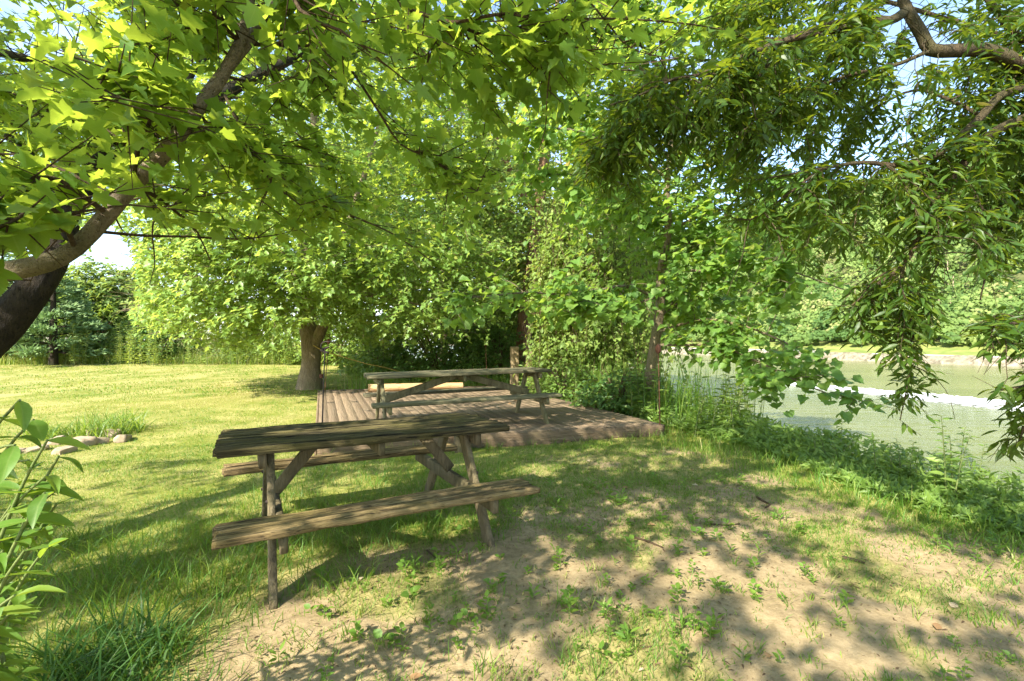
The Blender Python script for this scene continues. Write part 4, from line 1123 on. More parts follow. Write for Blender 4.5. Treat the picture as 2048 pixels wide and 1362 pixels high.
# ------------------------------------------------------------------ background trees on this side of the river
def bgtree(name, label, x, y, h, rad, seed, leafm, n, sz=(.22, .36), kind='maple_s', low=.25, k=7, tr=.22, group='trees behind the deck and lawn', bark='bark_grey', base=None):
    z = float(hgt(x, y))
    limbs = [([(x, y, z-.3), (x+.1, y, z+h*.3), (x-.15, y+.1, z+h*.6), (x, y, z+h*.9)], [tr, tr*.8, tr*.5, tr*.1])]
    for q in range(5):
        a = R.uniform(0, 6.28); zz = z+h*R.uniform(.3, .6)
        limbs.append(([(x, y, zz), (x+math.cos(a)*rad*.4, y+math.sin(a)*rad*.4, zz+h*.12), (x+math.cos(a)*rad*.75, y+math.sin(a)*rad*.75, zz+h*.2)], [tr*.4, tr*.25, tr*.06]))
    ch = h*(1-low)/2
    crowns = [(n, (x, y, z+h*low+ch), (rad, rad, ch), .7, .45, seed), (n//3, (x+R.uniform(-.3, .3)*rad, y-.5*rad, z+h*low+ch*.6), (rad*.7, rad*.6, ch*.5), .7, .2, seed+1)]
    return tree(name, label, (x, y, z), limbs, crowns, leafm, M[bark], kind, k, (.5, 1.1), sz, group=group)
bgtree('broadleaf_tree', 'tall dense green tree filling the gap between the big maple and the vines', -3.2, 22, 15, 4.6, 21, M['maple_far'], 1500)
bgtree('broadleaf_tree', 'tall pale green tree rising behind the hanging vines near the river', 2.2, 21, 14, 4.2, 23, M['vine'], 1300)
bgtree('broadleaf_tree', 'tall tree with sunlit top standing behind the young broad-leaved tree by the river', 4.6, 24, 13, 4.2, 25, M['syc'], 1200)
bgtree('broadleaf_tree', 'dense low-branched tree closing the view behind the dark shrubs and the log', -1.5, 26, 10, 3.8, 35, M['shrub_lit'], 1300, low=.05)
bgtree('broadleaf_tree', 'leafy tree behind the sunlit bush at the end of the shaded lawn', -6.8, 28, 10, 3.8, 37, M['maple_far'], 1200, low=.05)
bgtree('broadleaf_tree', 'bank tree with low boughs between the vine curtain and the far water', 2.0, 30, 9, 3.6, 39, M['syc'], 1100, low=.03)
bgtree('broadleaf_tree', 'large tree with full crown behind the big maple at the edge of the lawn', -10.5, 27, 14, 5.2, 27, M['maple_far'], 1300)
bgtree('broadleaf_tree', 'rounded green tree with sunlit crown behind the hedgerow beyond the lawn', -24.2, 28.5, 5.4, 2.7, 29, M['shrub_lit'], 1800, (.2, .32), 'oval')
bgtree('broadleaf_tree', 'small distant tree in the gap of sky beside the big maple', -27.6, 35, 4.6, 2.0, 31, M['forest'], 700, (.2, .32), 'oval')
bgtree('broadleaf_tree', 'tree half hidden by the pale limb at the far left of the hedgerow', -33, 31, 6.5, 3.4, 33, M['forest'], 1400, (.2, .32), 'oval')

def pine(label, x, y, h, rad, seed):
    z = float(hgt(x, y))
    e = empty('pine_tree', label, 'pine tree', (x, y, z), group='pines at the end of the lawn')
    A = Acc(); acc = Acc()
    tube(A, [(x, y, z-.2), (x, y, z+h*.5), (x, y, z+h)], [.2, .13, .02], 8, .04, .5)
    for zz in np.arange(.6, h*.98, .42):
        r0 = rad*(1-(zz/h)**1.3)*R.uniform(.8, 1.1)
        for k in range(8):
            a = R.uniform(0, 6.28)
            d = np.array([math.cos(a), math.sin(a), R.uniform(-.05, .25)])
            p0 = np.array([x, y, z+zz]); p1 = p0+d*r0
            tube(A, [p0, (p0+p1)/2+np.array([0, 0, -.05]), p1+np.array([0, 0, .08])], [.03, .02, .008], 4, 0, .5)
            m = int(r0*60)
            t = R.uniform(.25, 1, m)**.8
            c = p0+(p1-p0)*t[:, None]+R.normal(size=(m, 3))*np.array([.14, .14, .08])
            dd = nrm(d+rand_dir(m)*.8+np.array([0, 0, .35]))
            leaves(acc, 'lance', c, dd, nrm(rand_dir(m)*.8+S), R.uniform(.2, .34, m))
    build_at(A, 'trunk', M['bark_dark'], e); build_at(acc, 'crown', M['pine'], e)
pine('tall bluish green pine behind the dark trunk at the left end of the lawn', -22.4, 23.2, 4.9, 2.3, 1)
pine('shorter pine with low spreading boughs at the left edge of the hedgerow', -26.4, 24.6, 6.0, 3.2, 2)

# ------------------------------------------------------------------ shrubs and hedgerow
def shrub(label, x, y, rx, ry, h, seed, leafm, n, kind='oval', sz=(.08, .14), name='shrub', cat='shrub', group='shrubs round the lawn and deck', k=7, sunpull=.9):
    z = float(hgt(x, y))
    e = empty(name, label, cat, (x, y, z), group=group)
    A = Acc(); acc = Acc()
    for q in range(9):
        a = R.uniform(0, 6.28); f = R.uniform(.3, .8)
        if q: A = Acc()
        tube(A, [(x, y, z-.1), (x+math.cos(a)*rx*f*.4, y+math.sin(a)*ry*f*.4, z+h*.5), (x+math.cos(a)*rx*f, y+math.sin(a)*ry*f, z+h*.85)], [.03, .02, .006], 5, 0, .25)
        if q < 8: build_at(A, 'stem', M['twig'], e)
    c, ax = crown_points(n, (x, y, z+h*.46), (rx, ry, h*.54), .6, .35, seed)
    c[:, 2] = np.maximum(c[:, 2], z+.05)
    leafy(acc, A, c, ax, kind, k, (.15, .45), sz, .4, sunpull=sunpull)
    build_at(A, 'stem', M['twig'], e); build_at(acc, 'leaves', leafm, e)
shrub('broad dark green shrub in shade behind the log and the grey green table', -2.6, 17.0, 2.3, 1.5, 2.5, 41, M['shrub'], 1500)
shrub('dark shrub filling the shade between the wooden posts and the broad shrub', -.4, 15.6, 1.5, 1.2, 2.2, 42, M['shrub'], 900)
shrub('bright sunlit bush beside the dark shrubs at the far end of the shaded lawn', -5.2, 18.2, 1.3, 1.1, 1.9, 43, M['weed'], 700)
shrub('low leafy bush under the big maple crown at the lawn edge', -8.6, 23.2, 1.9, 1.2, 2.6, 44, M['maple_far'], 800, sz=(.10, .16))
shrub('dark green bush at the foot of the young tree on the bank', 1.95, 8.9, .75, .6, .95, 45, M['shrub'], 620, sz=(.06, .10))
shrub('shrub of small leaves under the vine curtain at the deck edge', 1.15, 10.6, .7, .6, .9, 46, M['weed'], 480, sz=(.06, .10))
hx = [(-26.5, 25.0, 1.8, 2.0, 'shrub'), (-22.6, 25.6, 1.9, 2.9, 'weed'), (-20.2, 25.9, 1.6, 2.6, 'forest'), (-18.2, 25.2, 1.7, 2.9, 'shrub'), (-15.6, 25.8, 1.8, 3.1, 'forest'), (-13.2, 24.9, 1.6, 2.6, 'weed'), (-11.0, 24.4, 1.7, 2.5, 'maple_far')]
hl = ['low dark shrub in the shade of the pines at the hedgerow end', 'feathery green shrub right of the pines in the hedgerow', 'olive green shrub in front of the rounded tree in the hedgerow',
      'dark dense shrub near the middle of the hedgerow', 'tall grey green shrub rising above its hedgerow neighbours', 'bright green shrub where the maple crown meets the hedgerow', 'yellow green shrub under the outer leaves of the big maple']
for i, (x, y, rx, h, mm) in enumerate(hx):
    shrub(hl[i], x, y, rx, 1.1, h, 60+i, M[mm], 800, 'oval' if i % 2 else 'lance', (.13, .22))

# tall flowering weeds in front of the hedgerow
def tall_weed(h, seed, lm='weed'):
    rr = np.random.default_rng(seed)
    e = empty('tall_weed', '', 'weed', (0, 0, 0))
    A = Acc(); acc = Acc()
    for q in range(4):
        b = rr.uniform(-.3, .3, 2); l = rr.uniform(-.18, .115, 2); hh = h*rr.uniform(.7, 1)
        pts = np.array([(b[0], b[1], -.1), (b[0]+l[0]*.4, b[1]+l[1]*.4, hh*.5), (b[0]+l[0], b[1]+l[1], hh)])
        A = Acc(); tube(A, pts, [.012, .009, .003], 4, 0, .3); A.build('stem', M['stem'], e)
        s = smooth_path(pts, .035); s = s[len(s)//6:]
        a = np.arange(len(s))*2.4
        d = np.c_[np.cos(a), np.sin(a), np.full(len(s), .15)]
        leaves(acc, 'lance', s, nrm(d), np.tile(nrm(S+np.array([0, 0, .5])), (len(s), 1))+.35*R.normal(size=(len(s), 3)), R.uniform(.10, .24, len(s))*np.linspace(1.2, .6, len(s)))
    acc.build('leaves', M[lm], e)
    return e
def copy_tree(o, label, loc, rz, sc):
    c = o.copy(); C.objects.link(c); c.location = loc; c.rotation_euler = (0, 0, rz); c.scale = (sc, sc, sc); c['label'] = label
    for ch in o.children:
        d = ch.copy(); C.objects.link(d); d.parent = c
    return c
tws = [tall_weed(2.0, 5, 'vine'), tall_weed(1.7, 6, 'vine'), tall_weed(2.2, 7, 'vine')]
used = set()
def place(pool, i, label, x, y, rz, sc, group):
    o = pool[i % len(pool)]
    z = float(hgt(x, y))
    if id(o) in used: o = copy_tree(o, label, (x, y, z), rz, sc)
    else:
        used.add(id(o)); o.location = (x, y, z); o.rotation_euler = (0, 0, rz); o.scale = (sc,)*3; o['label'] = label
    o['group'] = group
    return o
for i in range(26):
    x = -23.3+i*.5+R.uniform(-.25, .25); y = 23.6+R.uniform(-.5, .6)-.02*i
    place(tws, i, 'upright pale green leafy weed in the row between the mown lawn and the hedgerow', x, y, R.uniform(0, 6), R.uniform(.65, 1.1), 'tall weeds along the hedgerow')

# ------------------------------------------------------------------ riverbank plants
bw = [tall_weed(1.0, 15), tall_weed(.8, 16), tall_weed(1.2, 17)]
for i in range(30):
    t = R.uniform(-2.2, 9.5); s_ = R.uniform(.05, .9)
    p = fromst(s_, t)
    place(bw, i, 'leafy green weed standing among others along the top of the river bank', p[0], p[1], R.uniform(0, 6), R.uniform(.26, .46) if t < 1.6 else R.uniform(.6, 1.1), 'weeds along the river bank')
tp = place(bw, 2, 'tallest leafy weed standing out against the water in front of the bank grass', 3.25+.55, 4.15, 1.2, .62, 'weeds along the river bank')

acc = Acc()
n = 36000
t = R.uniform(-3.5, 12, n); s_ = np.abs(R.normal(size=n))*.75-.25+.25*np.sin(t*1.3)
p = np.c_[3.3+.93*s_-.37*t, 5+.37*s_+.93*t, np.zeros(n)]
den = fbm(p[:, 0]*1.4, p[:, 1]*1.4, 111, 3)
hgtm = np.clip(.12+.36*sstep(-.1, .7, s_)*(1-.5*sstep(.9, 1.8, s_)), .05, .8)*(.35+1.0*den)*(.72+1.0*sstep(1.0, 3.5, t))
on_deck = (bank_s(p[:, 0], p[:, 1]) < -.02+.0*t) & (p[:, 1] > 6.5)
p[:, 2] = hgt(p[:, 0], p[:, 1])+R.uniform(0, 1, n)**.8*hgtm
k = ~on_deck & (dirt_sd(p[:, 0], p[:, 1]) < -.1)
p = p[k]; n = len(p)
leaves(acc, 'lance', p, nrm(rand_dir(n, .5)+np.array([0, 0, .35])), nrm(rand_dir(n, .3)+np.array([0, 0, .6])+S), R.uniform(.05, .125, n))
prop(acc.build('undergrowth', M['weed']), 'dense green undergrowth covering the river bank edge', 'undergrowth', kind='stuff')
acc = Acc()
n = 15000
x = R.uniform(-42, -7.5, n); y = 24.3+R.random(n)**1.5*3.5+.5*np.sin(x*.7)+.02*(x+25)
hm = (.25+2.3*sstep(.32, .72, fbm(x*.45, y*.45, 117, 3)))*sstep(23.6, 25.4, y)+.15
z = hgt(x, y)+R.random(n)**.9*hm
leaves(acc, 'lance', np.c_[x, y, z], nrm(rand_dir(n, .8)+np.array([0, 0, .5])), nrm(rand_dir(n, .3)+S), R.uniform(.14, .30, n))
n = 9000
x = R.uniform(-6.5, 3.4, n); y = 16.2+R.random(n)*4+.3*np.abs(x+2)*(x < -4)
z = hgt(x, y)+R.random(n)**.8*(.12+2.0*sstep(.36, .75, fbm(x*.55, y*.55, 119, 3))*sstep(16.2, 18, y))
leaves(acc, 'oval', np.c_[x, y, z], nrm(rand_dir(n, .8)+np.array([0, 0, .3])), nrm(rand_dir(n, .3)+S), R.uniform(.10, .22, n))
prop(acc.build('undergrowth', M['shrub_lit']), 'tangled leafy undergrowth at the foot of the hedgerow and shrubs', 'undergrowth', kind='stuff')
# reeds at the water side of the deck
acc = Acc()
def blades(acc, x, y, h, w, lean=.35, rnd=None, curl=.5, zoff=-.01):
    """curved grass blades: three segments each"""
    n = len(x); z = hgt(x, y)+zoff
    a = R.uniform(0, 2*math.pi, n); lx = np.cos(a)*lean*R.uniform(.2, 1.4, n); ly = np.sin(a)*lean*R.uniform(.2, 1.4, n)
    b = a+math.pi/2+R.normal(size=n)*.6; wx = np.cos(b)*w/2; wy = np.sin(b)*w/2
    rows = []
    for f, wf in ((0, 1), (.45, .85), (.8, .5)):
        hx_ = f**1.6*h*lx; hy_ = f**1.6*h*ly; hz_ = h*(f-curl*f*f*.45*np.hypot(lx, ly))
        rows.append(np.stack([x+hx_-wx*wf, y+hy_-wy*wf, z+hz_], -1)); rows.append(np.stack([x+hx_+wx*wf, y+hy_+wy*wf, z+hz_], -1))
    rows.append(np.stack([x+h*lx, y+h*ly, z+h*(1-curl*.45*np.hypot(lx, ly))], -1))
    V = np.stack(rows, 1)
    Tt = np.array([(0, 1, 3), (0, 3, 2), (2, 3, 5), (2, 5, 4), (4, 5, 6)])
    if rnd is None: rnd = np.clip(R.beta(2, 2.4, n), 0, 1)
    acc.add(V.reshape(-1, 3), T=(Tt[None]+(np.arange(n)*7)[:, None, None]).reshape(-1, 3), rnd=np.repeat(rnd, 7))
t = R.uniform(1.8, 8, 900); s_ = R.uniform(.0, 1.6, 900)
q = np.c_[3.3+.93*s_-.37*t, 5+.37*s_+.93*t]
blades(acc, q[:, 0], q[:, 1], R.uniform(.5, 1.3, 900), R.uniform(.008, .016, 900), .22)
xx = R.uniform(-4.4, 0, 700); yy = 12.6+.25*(xx+2)+R.uniform(-.1, 1.6, 700)
blades(acc, xx, yy, R.uniform(.25, .8, 700), R.uniform(.008, .016, 700), .25)
xx = R.uniform(-34, -8, 5200); yy = 23.6+R.random(5200)*1.2+.3*np.sin(xx*.6)
blades(acc, xx, yy, R.uniform(.25, .75, 5200)*(.5+fbm(xx*.8, yy, 161, 2)), R.uniform(.012, .022, 5200), .35, np.clip(R.beta(3, 1.6, 5200), 0, 1))
prop(acc.build('reeds', M['grass']), 'tall thin green and straw grass at the deck edges and along the hedgerow', 'reeds', kind='stuff')

# ------------------------------------------------------------------ grass
acc = Acc()
def in_view(x, y, m=60):
    u = CX+F*x/np.maximum(y, .3); v = CY+F*CZ/np.maximum(y, .3)
    return (u > -m) & (u < 2048+m) & (v < 1362+90) & (y > .8)
def not_deck(x, y):
    a = FR-FL; b = BL-FL
    det = a[0]*b[1]-a[1]*b[0]
    px, py = x-FL[0], y-FL[1]
    s = (px*b[1]-py*b[0])/det; t = (a[0]*py-a[1]*px)/det
    return ~((s > -.005) & (s < 1.005) & (t > -.005) & (t < 1.005))
def sow(n, x0, x1, y0, y1, hr, wr, lean, thin=1.0, minden=.12, keepfn=None):
    x = R.uniform(x0, x1, n); y = R.uniform(y0, y1, n)
    g = grass_amt(x, y)
    cl = fbm(x*3.1, y*3.1, 121, 3)
    pr = np.clip(g*(.35+1.1*cl), 0, 1)*thin
    k = (R.random(n) < pr) & in_view(x, y) & not_deck(x, y) & (bank_s(x, y) < 2.2)
    if keepfn is not None: k &= keepfn(x, y)
    x, y, cl, g = x[k], y[k], cl[k], g[k]
    dry = fbm(x*.6, y*.6, 123, 3)
    h = R.uniform(*hr, len(x))*(.55+.9*cl)*(.6+.4*g)
    rnd = np.clip(R.beta(2, 2.6, len(x))*.75+.5*(fbm(x*1.5, y*1.5, 127, 3)-.5)+.55*sstep(.5, .7, dry)*sstep(4.5, 7, np.hypot(x, y))+.16*sstep(7, 11, np.hypot(x, y))*sstep(-1, -4, x)+.12*R.normal(size=len(x)), 0, 1)
    blades(acc, x, y, h, R.uniform(*wr, len(x)), lean, rnd)
    return len(x)
print('grass', sow(70000, -3.6, 3.6, 1.3, 3.6, (.025, .065), (.0025, .0045), .8),
      sow(90000, -6, 4.6, 3.4, 6.2, (.025, .055), (.003, .0055), .8),
      sow(80000, -12, 4.5, 6, 12, (.025, .05), (.005, .009), .8),
      sow(60000, -26, 2, 12, 26, (.035, .065), (.012, .022), .8, keepfn=lambda x, y: y < 24.5))
# longer grass left of the soil, along the bank, and under the tables
print(sow(5200, -3.4, -.8, 1.4, 3.3, (.08, .20), (.004, .007), .9), sow(2500, -2.2, .1, 3.2, 5.4, (.06, .16), (.004, .007), .7))
def tuft(n, x0, x1, y0, y1, hr, k, fn=None):
    x = R.uniform(x0, x1, n); y = R.uniform(y0, y1, n)
    kk = in_view(x, y) & not_deck(x, y)
    if fn is not None: kk &= fn(x, y)
    x, y = x[kk], y[kk]
    m = R.integers(k[0], k[1], len(x))
    X = np.repeat(x, m)+R.normal(size=m.sum())*.022; Y = np.repeat(y, m)+R.normal(size=m.sum())*.022
    hh = np.repeat(R.uniform(*hr, len(x)), m)*R.uniform(.5, 1.1, m.sum())
    blades(acc, X, Y, hh, R.uniform(.003, .0065, m.sum()), .75, np.clip(np.repeat(R.uniform(.1, .8, len(x)), m)+R.normal(size=m.sum())*.12, 0, 1))
tuft(420, -1.4, 3.6, 1.4, 3.8, (.04, .13), (4, 14), lambda x, y: (dirt_sd(x, y) > -.1) & (fbm(x*1.6, y*1.6, 131, 2) > .40))
tuft(9000, -1.4, 3.9, 1.4, 4.4, (.010, .05), (2, 7), lambda x, y: (dirt_sd(x, y) > -.1) & (fbm(x*1.1, y*1.1, 133, 3)+.11*R.normal(size=len(x)) > .46))
tuft(2200, -.4, 3.4, 3.4, 6.4, (.02, .08), (5, 14), lambda x, y: fbm(x*1.1, y*1.1, 135, 3)+.08*R.normal(size=len(x)) > .38)
tuft(260, -2.2, 2.2, 5.2, 6.8, (.06, .20), (6, 14), lambda x, y: np.abs((x-FL[0])*(-.259)+(y-FL[1])*.966+.12) < .16)
xx = R.uniform(1.4, 5.0, 8000); yy = R.uniform(2.4, 7.4, 8000); bs = bank_s(xx, yy); kk = (bs > -.9+.3*R.normal(size=8000)*.5) & (bs < .9) & in_view(xx, yy) & not_deck(xx, yy)
blades(acc, xx[kk], yy[kk], R.uniform(.06, .22, kk.sum()), R.uniform(.004, .009, kk.sum()), .6)
prop(acc.build('grass', M['grass']), 'green and straw coloured grass of the lawn and the worn patch', 'grass', kind='stuff')

def strap_clump(label, x, y, n, h, w, rad, matn, name='grass_clump', group=None):
    global acc
    a2 = Acc()
    r = np.sqrt(R.random(n))*rad; a = R.uniform(0, 6.28, n)
    blades(a2, x+r*np.cos(a), y+r*np.sin(a), R.uniform(.55, 1.15, n)*h, R.uniform(.7, 1.2, n)*w, 1.0, curl=1.0)
    o = a2.build(name, M[matn], origin=(x, y, float(hgt(x, y))))
    return prop(o, label, 'grass clump', group)
strap_clump('larger dark arching clump of strap leaves at the shaded edge of the soil', -1.66, 1.98, 330, .29, .009, .25, 'liriope')
strap_clump('small dark arching clump of strap leaves closest to the viewer', -1.24, 1.66, 130, .23, .008, .14, 'liriope')
strap_clump('bright lily-like grass clump inside the ring of rocks on the lawn', -5.95, 7.0, 330, .46, .014, .42, 'weed')
strap_clump('low bright grass clump at the left of the rock ring on the lawn', -6.5, 6.7, 180, .34, .014, .28, 'weed')

# ------------------------------------------------------------------ small weeds on the bare soil
def small_weed(seed, kind, k, sz, h):
    rr = np.random.default_rng(seed)
    acc2 = Acc(); 
    a = np.arange(k)*2.4+rr.uniform(0, 1, k); z = np.linspace(.012, h, k)
    ps = np.c_[.012*np.cos(a), .012*np.sin(a), z]
    d = np.c_[np.cos(a), np.sin(a), rr.uniform(.15, .6, k)]
    leaves(acc2, kind, ps, nrm(d), np.tile([0, 0, 1.], (k, 1))+.25*rr.normal(size=(k, 3)), rr.uniform(*sz, k), uv=True)
    tube(acc2, [(0, 0, -.02), (0, 0, h*.5), (.004, 0, h)], [.003, .0025, .001], 4, 0, .03)
    o = acc2.build('small_weed', M['weed'])
    return prop(o, 'x', 'weed')
sw = [small_weed(1, 'oval', 7, (.035, .07), .05), small_weed(2, 'oval', 10, (.03, .06), .10), small_weed(3, 'heart', 8, (.03, .05), .07), small_weed(4, 'lance', 9, (.05, .09), .09), small_weed(5, 'heart', 12, (.025, .045), .12)]
cnt = 0; tries = 0
while cnt < 190 and tries < 6000:
    tries += 1
    y = 1.45+R.random()**1.4*3.2; x = R.uniform(-1.5, 4.0)
    if dirt_sd(x, y) < -.05 or not in_view(np.array([x]), np.array([y]), 10)[0] or fbm(np.array([x*1.3]), np.array([y*1.3]), 141, 2)[0] < .45: continue
    place(sw, cnt, 'small broad-leaved green weed sprouting from the bare sandy soil', x, y, R.uniform(0, 6), R.uniform(.4, .95), 'small weeds on the bare soil')
    cnt += 1

# crumbs of bark, seed cases and leaf bits
acc = Acc(); n = 17000
x = R.uniform(-1.6, 4.2, n); y = 1.35+R.random(n)**1.3*4.8
k = (dirt_sd(x, y) > -.25) & (fbm(x*1.5, y*1.5, 145, 3)+.15*R.normal(size=n) > .47) & (bank_s(x, y) < .2); x, y = x[k], y[k]; n = len(x)
leaves(acc, 'lance', np.c_[x, y, hgt(x, y)+.004], nrm(rand_dir(n, .12)), nrm(rand_dir(n, .3)*.35+np.array([0, 0, 1.])), R.uniform(.006, .034, n)**1.0)
prop(acc.build('leaf_litter', M['litter']), 'brown crumbs of bark and leaf scattered over the bare soil', 'leaf litter', kind='stuff')
# fallen leaves and sticks
def dry_leaf(seed):
    a2 = Acc()
    leaves(a2, 'maple_s' if seed % 2 else 'oval', np.array([[0, -.5*.09, .006]]), np.array([[0, 1, .05]]), np.array([[.15, 0, 1.]]), np.array([.09]), rnd=R.uniform(0, 1, 1))
    o = a2.build('fallen_leaf', M['dry']); return prop(o, 'x', 'leaf')
dl = [dry_leaf(i) for i in range(4)]
ud = set()
def put_leaf(i, label, x, y, z, sc, group):
    o = dl[i % 4]
    if i >= 4:
        o = o.copy(); C.objects.link(o)
    o.location = (x, y, z); o.rotation_euler = (R.uniform(-.2, .2), R.uniform(-.2, .2), R.uniform(0, 6.28)); o.scale = (sc,)*3
    o['label'] = label; o['group'] = group
i = 0
for (u, v) in [(722, 816), (737, 821), (806, 822), (857, 804), (886, 806), (920, 805), (1020, 808), (1030, 803), (995, 815), (1108, 818), (1120, 822), (1228, 840), (1245, 832), (1185, 845), (1150, 808), (1175, 812), (700, 800), (1060, 795)]:
    D = (CZ-DZ)*F/(v-CY); p = P(u, v, D)
    put_leaf(i, 'small dry fallen leaf lying on the wooden deck boards', p[0], D, DZ+.008, R.uniform(.6, 1.1), 'fallen leaves on the deck'); i += 1
for k in range(46):
    y = R.uniform(1.5, 5.5); x = R.uniform(-1.2, 3.6)
    if dirt_sd(x, y) < .02: continue
    put_leaf(i, 'small dry brown leaf lying on the bare sandy soil', x, y, float(hgt(x, y))+.008, R.uniform(.3, .75), 'fallen leaves on the soil'); i += 1
def stick(label, pts, r):
    q = []
    for (u, v) in pts:
        D = CZ*F/(v-CY); pp = P(u, v, D); q.append((pp[0], D, float(hgt(pp[0], D))+r*.9))
    q = np.array(q); A = Acc(); o = q.mean(0); tube(A, q-o, np.linspace(r, r*.5, len(q)), 6, .1, .04)
    ob = A.build('stick', M['twig']); ob.location = o
    prop(ob, label, 'stick', 'sticks on the bare soil')
stick('long thin dark stick lying on the bare soil right of the mossy table', [(1247, 1072), (1270, 1077), (1300, 1088), (1326, 1100)], .010)
stick('short forked dark stick on the sandy patch nearest the river bank', [(1514, 998), (1526, 1006), (1540, 1011), (1530, 1016)], .010)
stick('straight black stick half hidden in grass on the worn patch', [(1684, 1118), (1705, 1122), (1730, 1127)], .012)
stick('pale short stick on the soil below the bench of the mossy table', [(854, 1101), (862, 1108), (871, 1116)], .007)
stick('thin bent twig on the worn ground in the middle of the soil patch', [(1420, 1049), (1450, 1050), (1480, 1051)], .007)

# ------------------------------------------------------------------ leafy plant close to the lens at the left
lp = empty('leafy_plant', 'tall leafy plant with long pointed green leaves at the near left edge', 'plant', (-1.28, 1.2, float(hgt(-1.28, 1.2))))
A = Acc(); acc2 = Acc()
def lplant(pts, k, sz, seed):
    s = smooth_path(np.array(pts), .03); A = Acc(); tube(A, pts, np.linspace(.006, .0025, len(pts)), 6, .05, .04); build_at(A, 'stem', M['stem'], lp)
    idx = np.linspace(len(s)*.3, len(s)-1, k).astype(int)
    tg = nrm(np.gradient(s, axis=0))
    for j, ix in enumerate(idx):
        for sd in ((1, -1) if j < k-1 else (0,)):
            a = j*1.57+.5
            dd = np.array([math.cos(a)*sd, math.sin(a)*sd*.6, -.25])+tg[ix]*.35+R.normal(size=3)*.15
            leaves(acc2, 'lance2', s[ix][None], nrm(dd)[None], np.array([[0, 0, 1.]])+.25*R.normal(size=(1, 3)), np.array([sz*R.uniform(.75, 1.15)]), uv=True)
LEAF['lance2'] = (lambda V, T: (V*np.array([1.12, 1, 1.3]), T))(*half([(0, 0), (.04, .03), (.11, .18), (.15, .40), (.13, .60), (.07, .82), (0, 1)]))
base = np.array([-1.28, 1.2, 0.0])
for q, (st, k_, sz_) in enumerate([
 ([P(-60, 1250, 1.15), P(0, 1080, 1.12), P(50, 960, 1.08), P(95, 880, 1.05)], 13, .092), ([P(-80, 1250, 1.2), P(-30, 1100, 1.15), P(40, 1000, 1.1), P(95, 950, 1.05)], 12, .095),
 ([P(-40, 1250, 1.15), P(10, 1130, 1.12), P(55, 1040, 1.1), P(90, 985, 1.06)], 12, .092), ([P(-120, 1200, 1.2), P(-90, 1000, 1.15), P(-20, 870, 1.1), P(40, 800, 1.05)], 13, .092),
 ([P(-60, 1300, 1.1), P(-20, 1220, 1.05), P(15, 1150, 1.02), P(50, 1100, 1.0)], 12, .088), ([P(-100, 1250, 1.25), P(-60, 1150, 1.2), P(-10, 1060, 1.18), P(30, 1000, 1.16)], 12, .095),
 ([P(-90, 1330, 1.1), P(-50, 1270, 1.05), P(-10, 1220, 1.02), P(30, 1190, 1.0)], 11, .088), ([P(-110, 1150, 1.15), P(-60, 960, 1.12), P(-10, 900, 1.1), P(30, 890, 1.08)], 12, .088)]):
    lplant([base]+st, k_, sz_, q)
    lplant([base+np.array([.03, .1, 0])]+[p_+np.array([-.07, .10, -.06]) for p_ in st], k_-1, sz_*.85, q+20)
build_at(acc2, 'leaves', M['shrub2'] if 'shrub2' in M else M['weed'], lp)

# ------------------------------------------------------------------ hillside wood across the river
acc = Acc()
n = 5200
s_ = 71+R.random(n)**1.0*82; t = R.uniform(-45, 300, n)
near_ = (1.0/(1+np.hypot(s_-30, t-40)/60.))
bz_ = farz(s_, t)
bx_ = 3.3+.93*s_-.37*t; by_ = 5+.37*s_+.93*t
u = CX+F*bx_/np.maximum(by_, 1); kk = (by_ > 20) & (u > 1150) & (u < 2350)
bx_, by_, bz_ = bx_[kk], by_[kk], bz_[kk]; n = len(bx_); print('hill trees', n)
rad = R.uniform(1.2, 3.2, n)*np.clip((s_[kk]-66)/14, .45, 1); hh = R.uniform(.6, 1.6, n)*rad
m = 120
d = rand_dir(n*m).reshape(n, m, 3); d[..., 2] = np.abs(d[..., 2])*1.0-.25
k = R.uniform(.75, 1.1, (n, m, 1))
p = np.stack([bx_, by_, bz_+hh], -1)[:, None]+d*k*rad[:, None, None]*np.array([1, 1, 1.25])
dist = np.repeat(np.hypot(bx_, by_), m)
tint = np.repeat(np.clip(R.normal(.5, .3, n), 0, 1)*.85, m)+R.random(n*m)*.15
leaves(acc, 'clump', p.reshape(-1, 3), rand_dir(n*m, .7), nrm(d.reshape(-1, 3)+.6*rand_dir(n*m)+.9*S), R.uniform(.28, .62, n*m), rnd=tint)
prop(acc.build('forest', M['forest']), 'wooded hillside rising across the river', 'forest', kind='stuff')
A = Acc()
for q in range(22):
    s0 = R.uniform(82, 100); t0 = R.uniform(-5, 70); pp = fromst(s0, t0); z0 = float(farz(np.array(s0), np.array(t0)))
    A2 = [(pp[0], pp[1], z0-.3), (pp[0]+R.uniform(-.4, .4), pp[1], z0+R.uniform(4, 7))]
    tube(A, A2, [.17, .07], 5, 0, 2)
prop(A.build('tree_trunks', M['bark_pale']), 'pale bare trunks showing at the foot of the wooded hillside', 'tree trunks', kind='stuff')

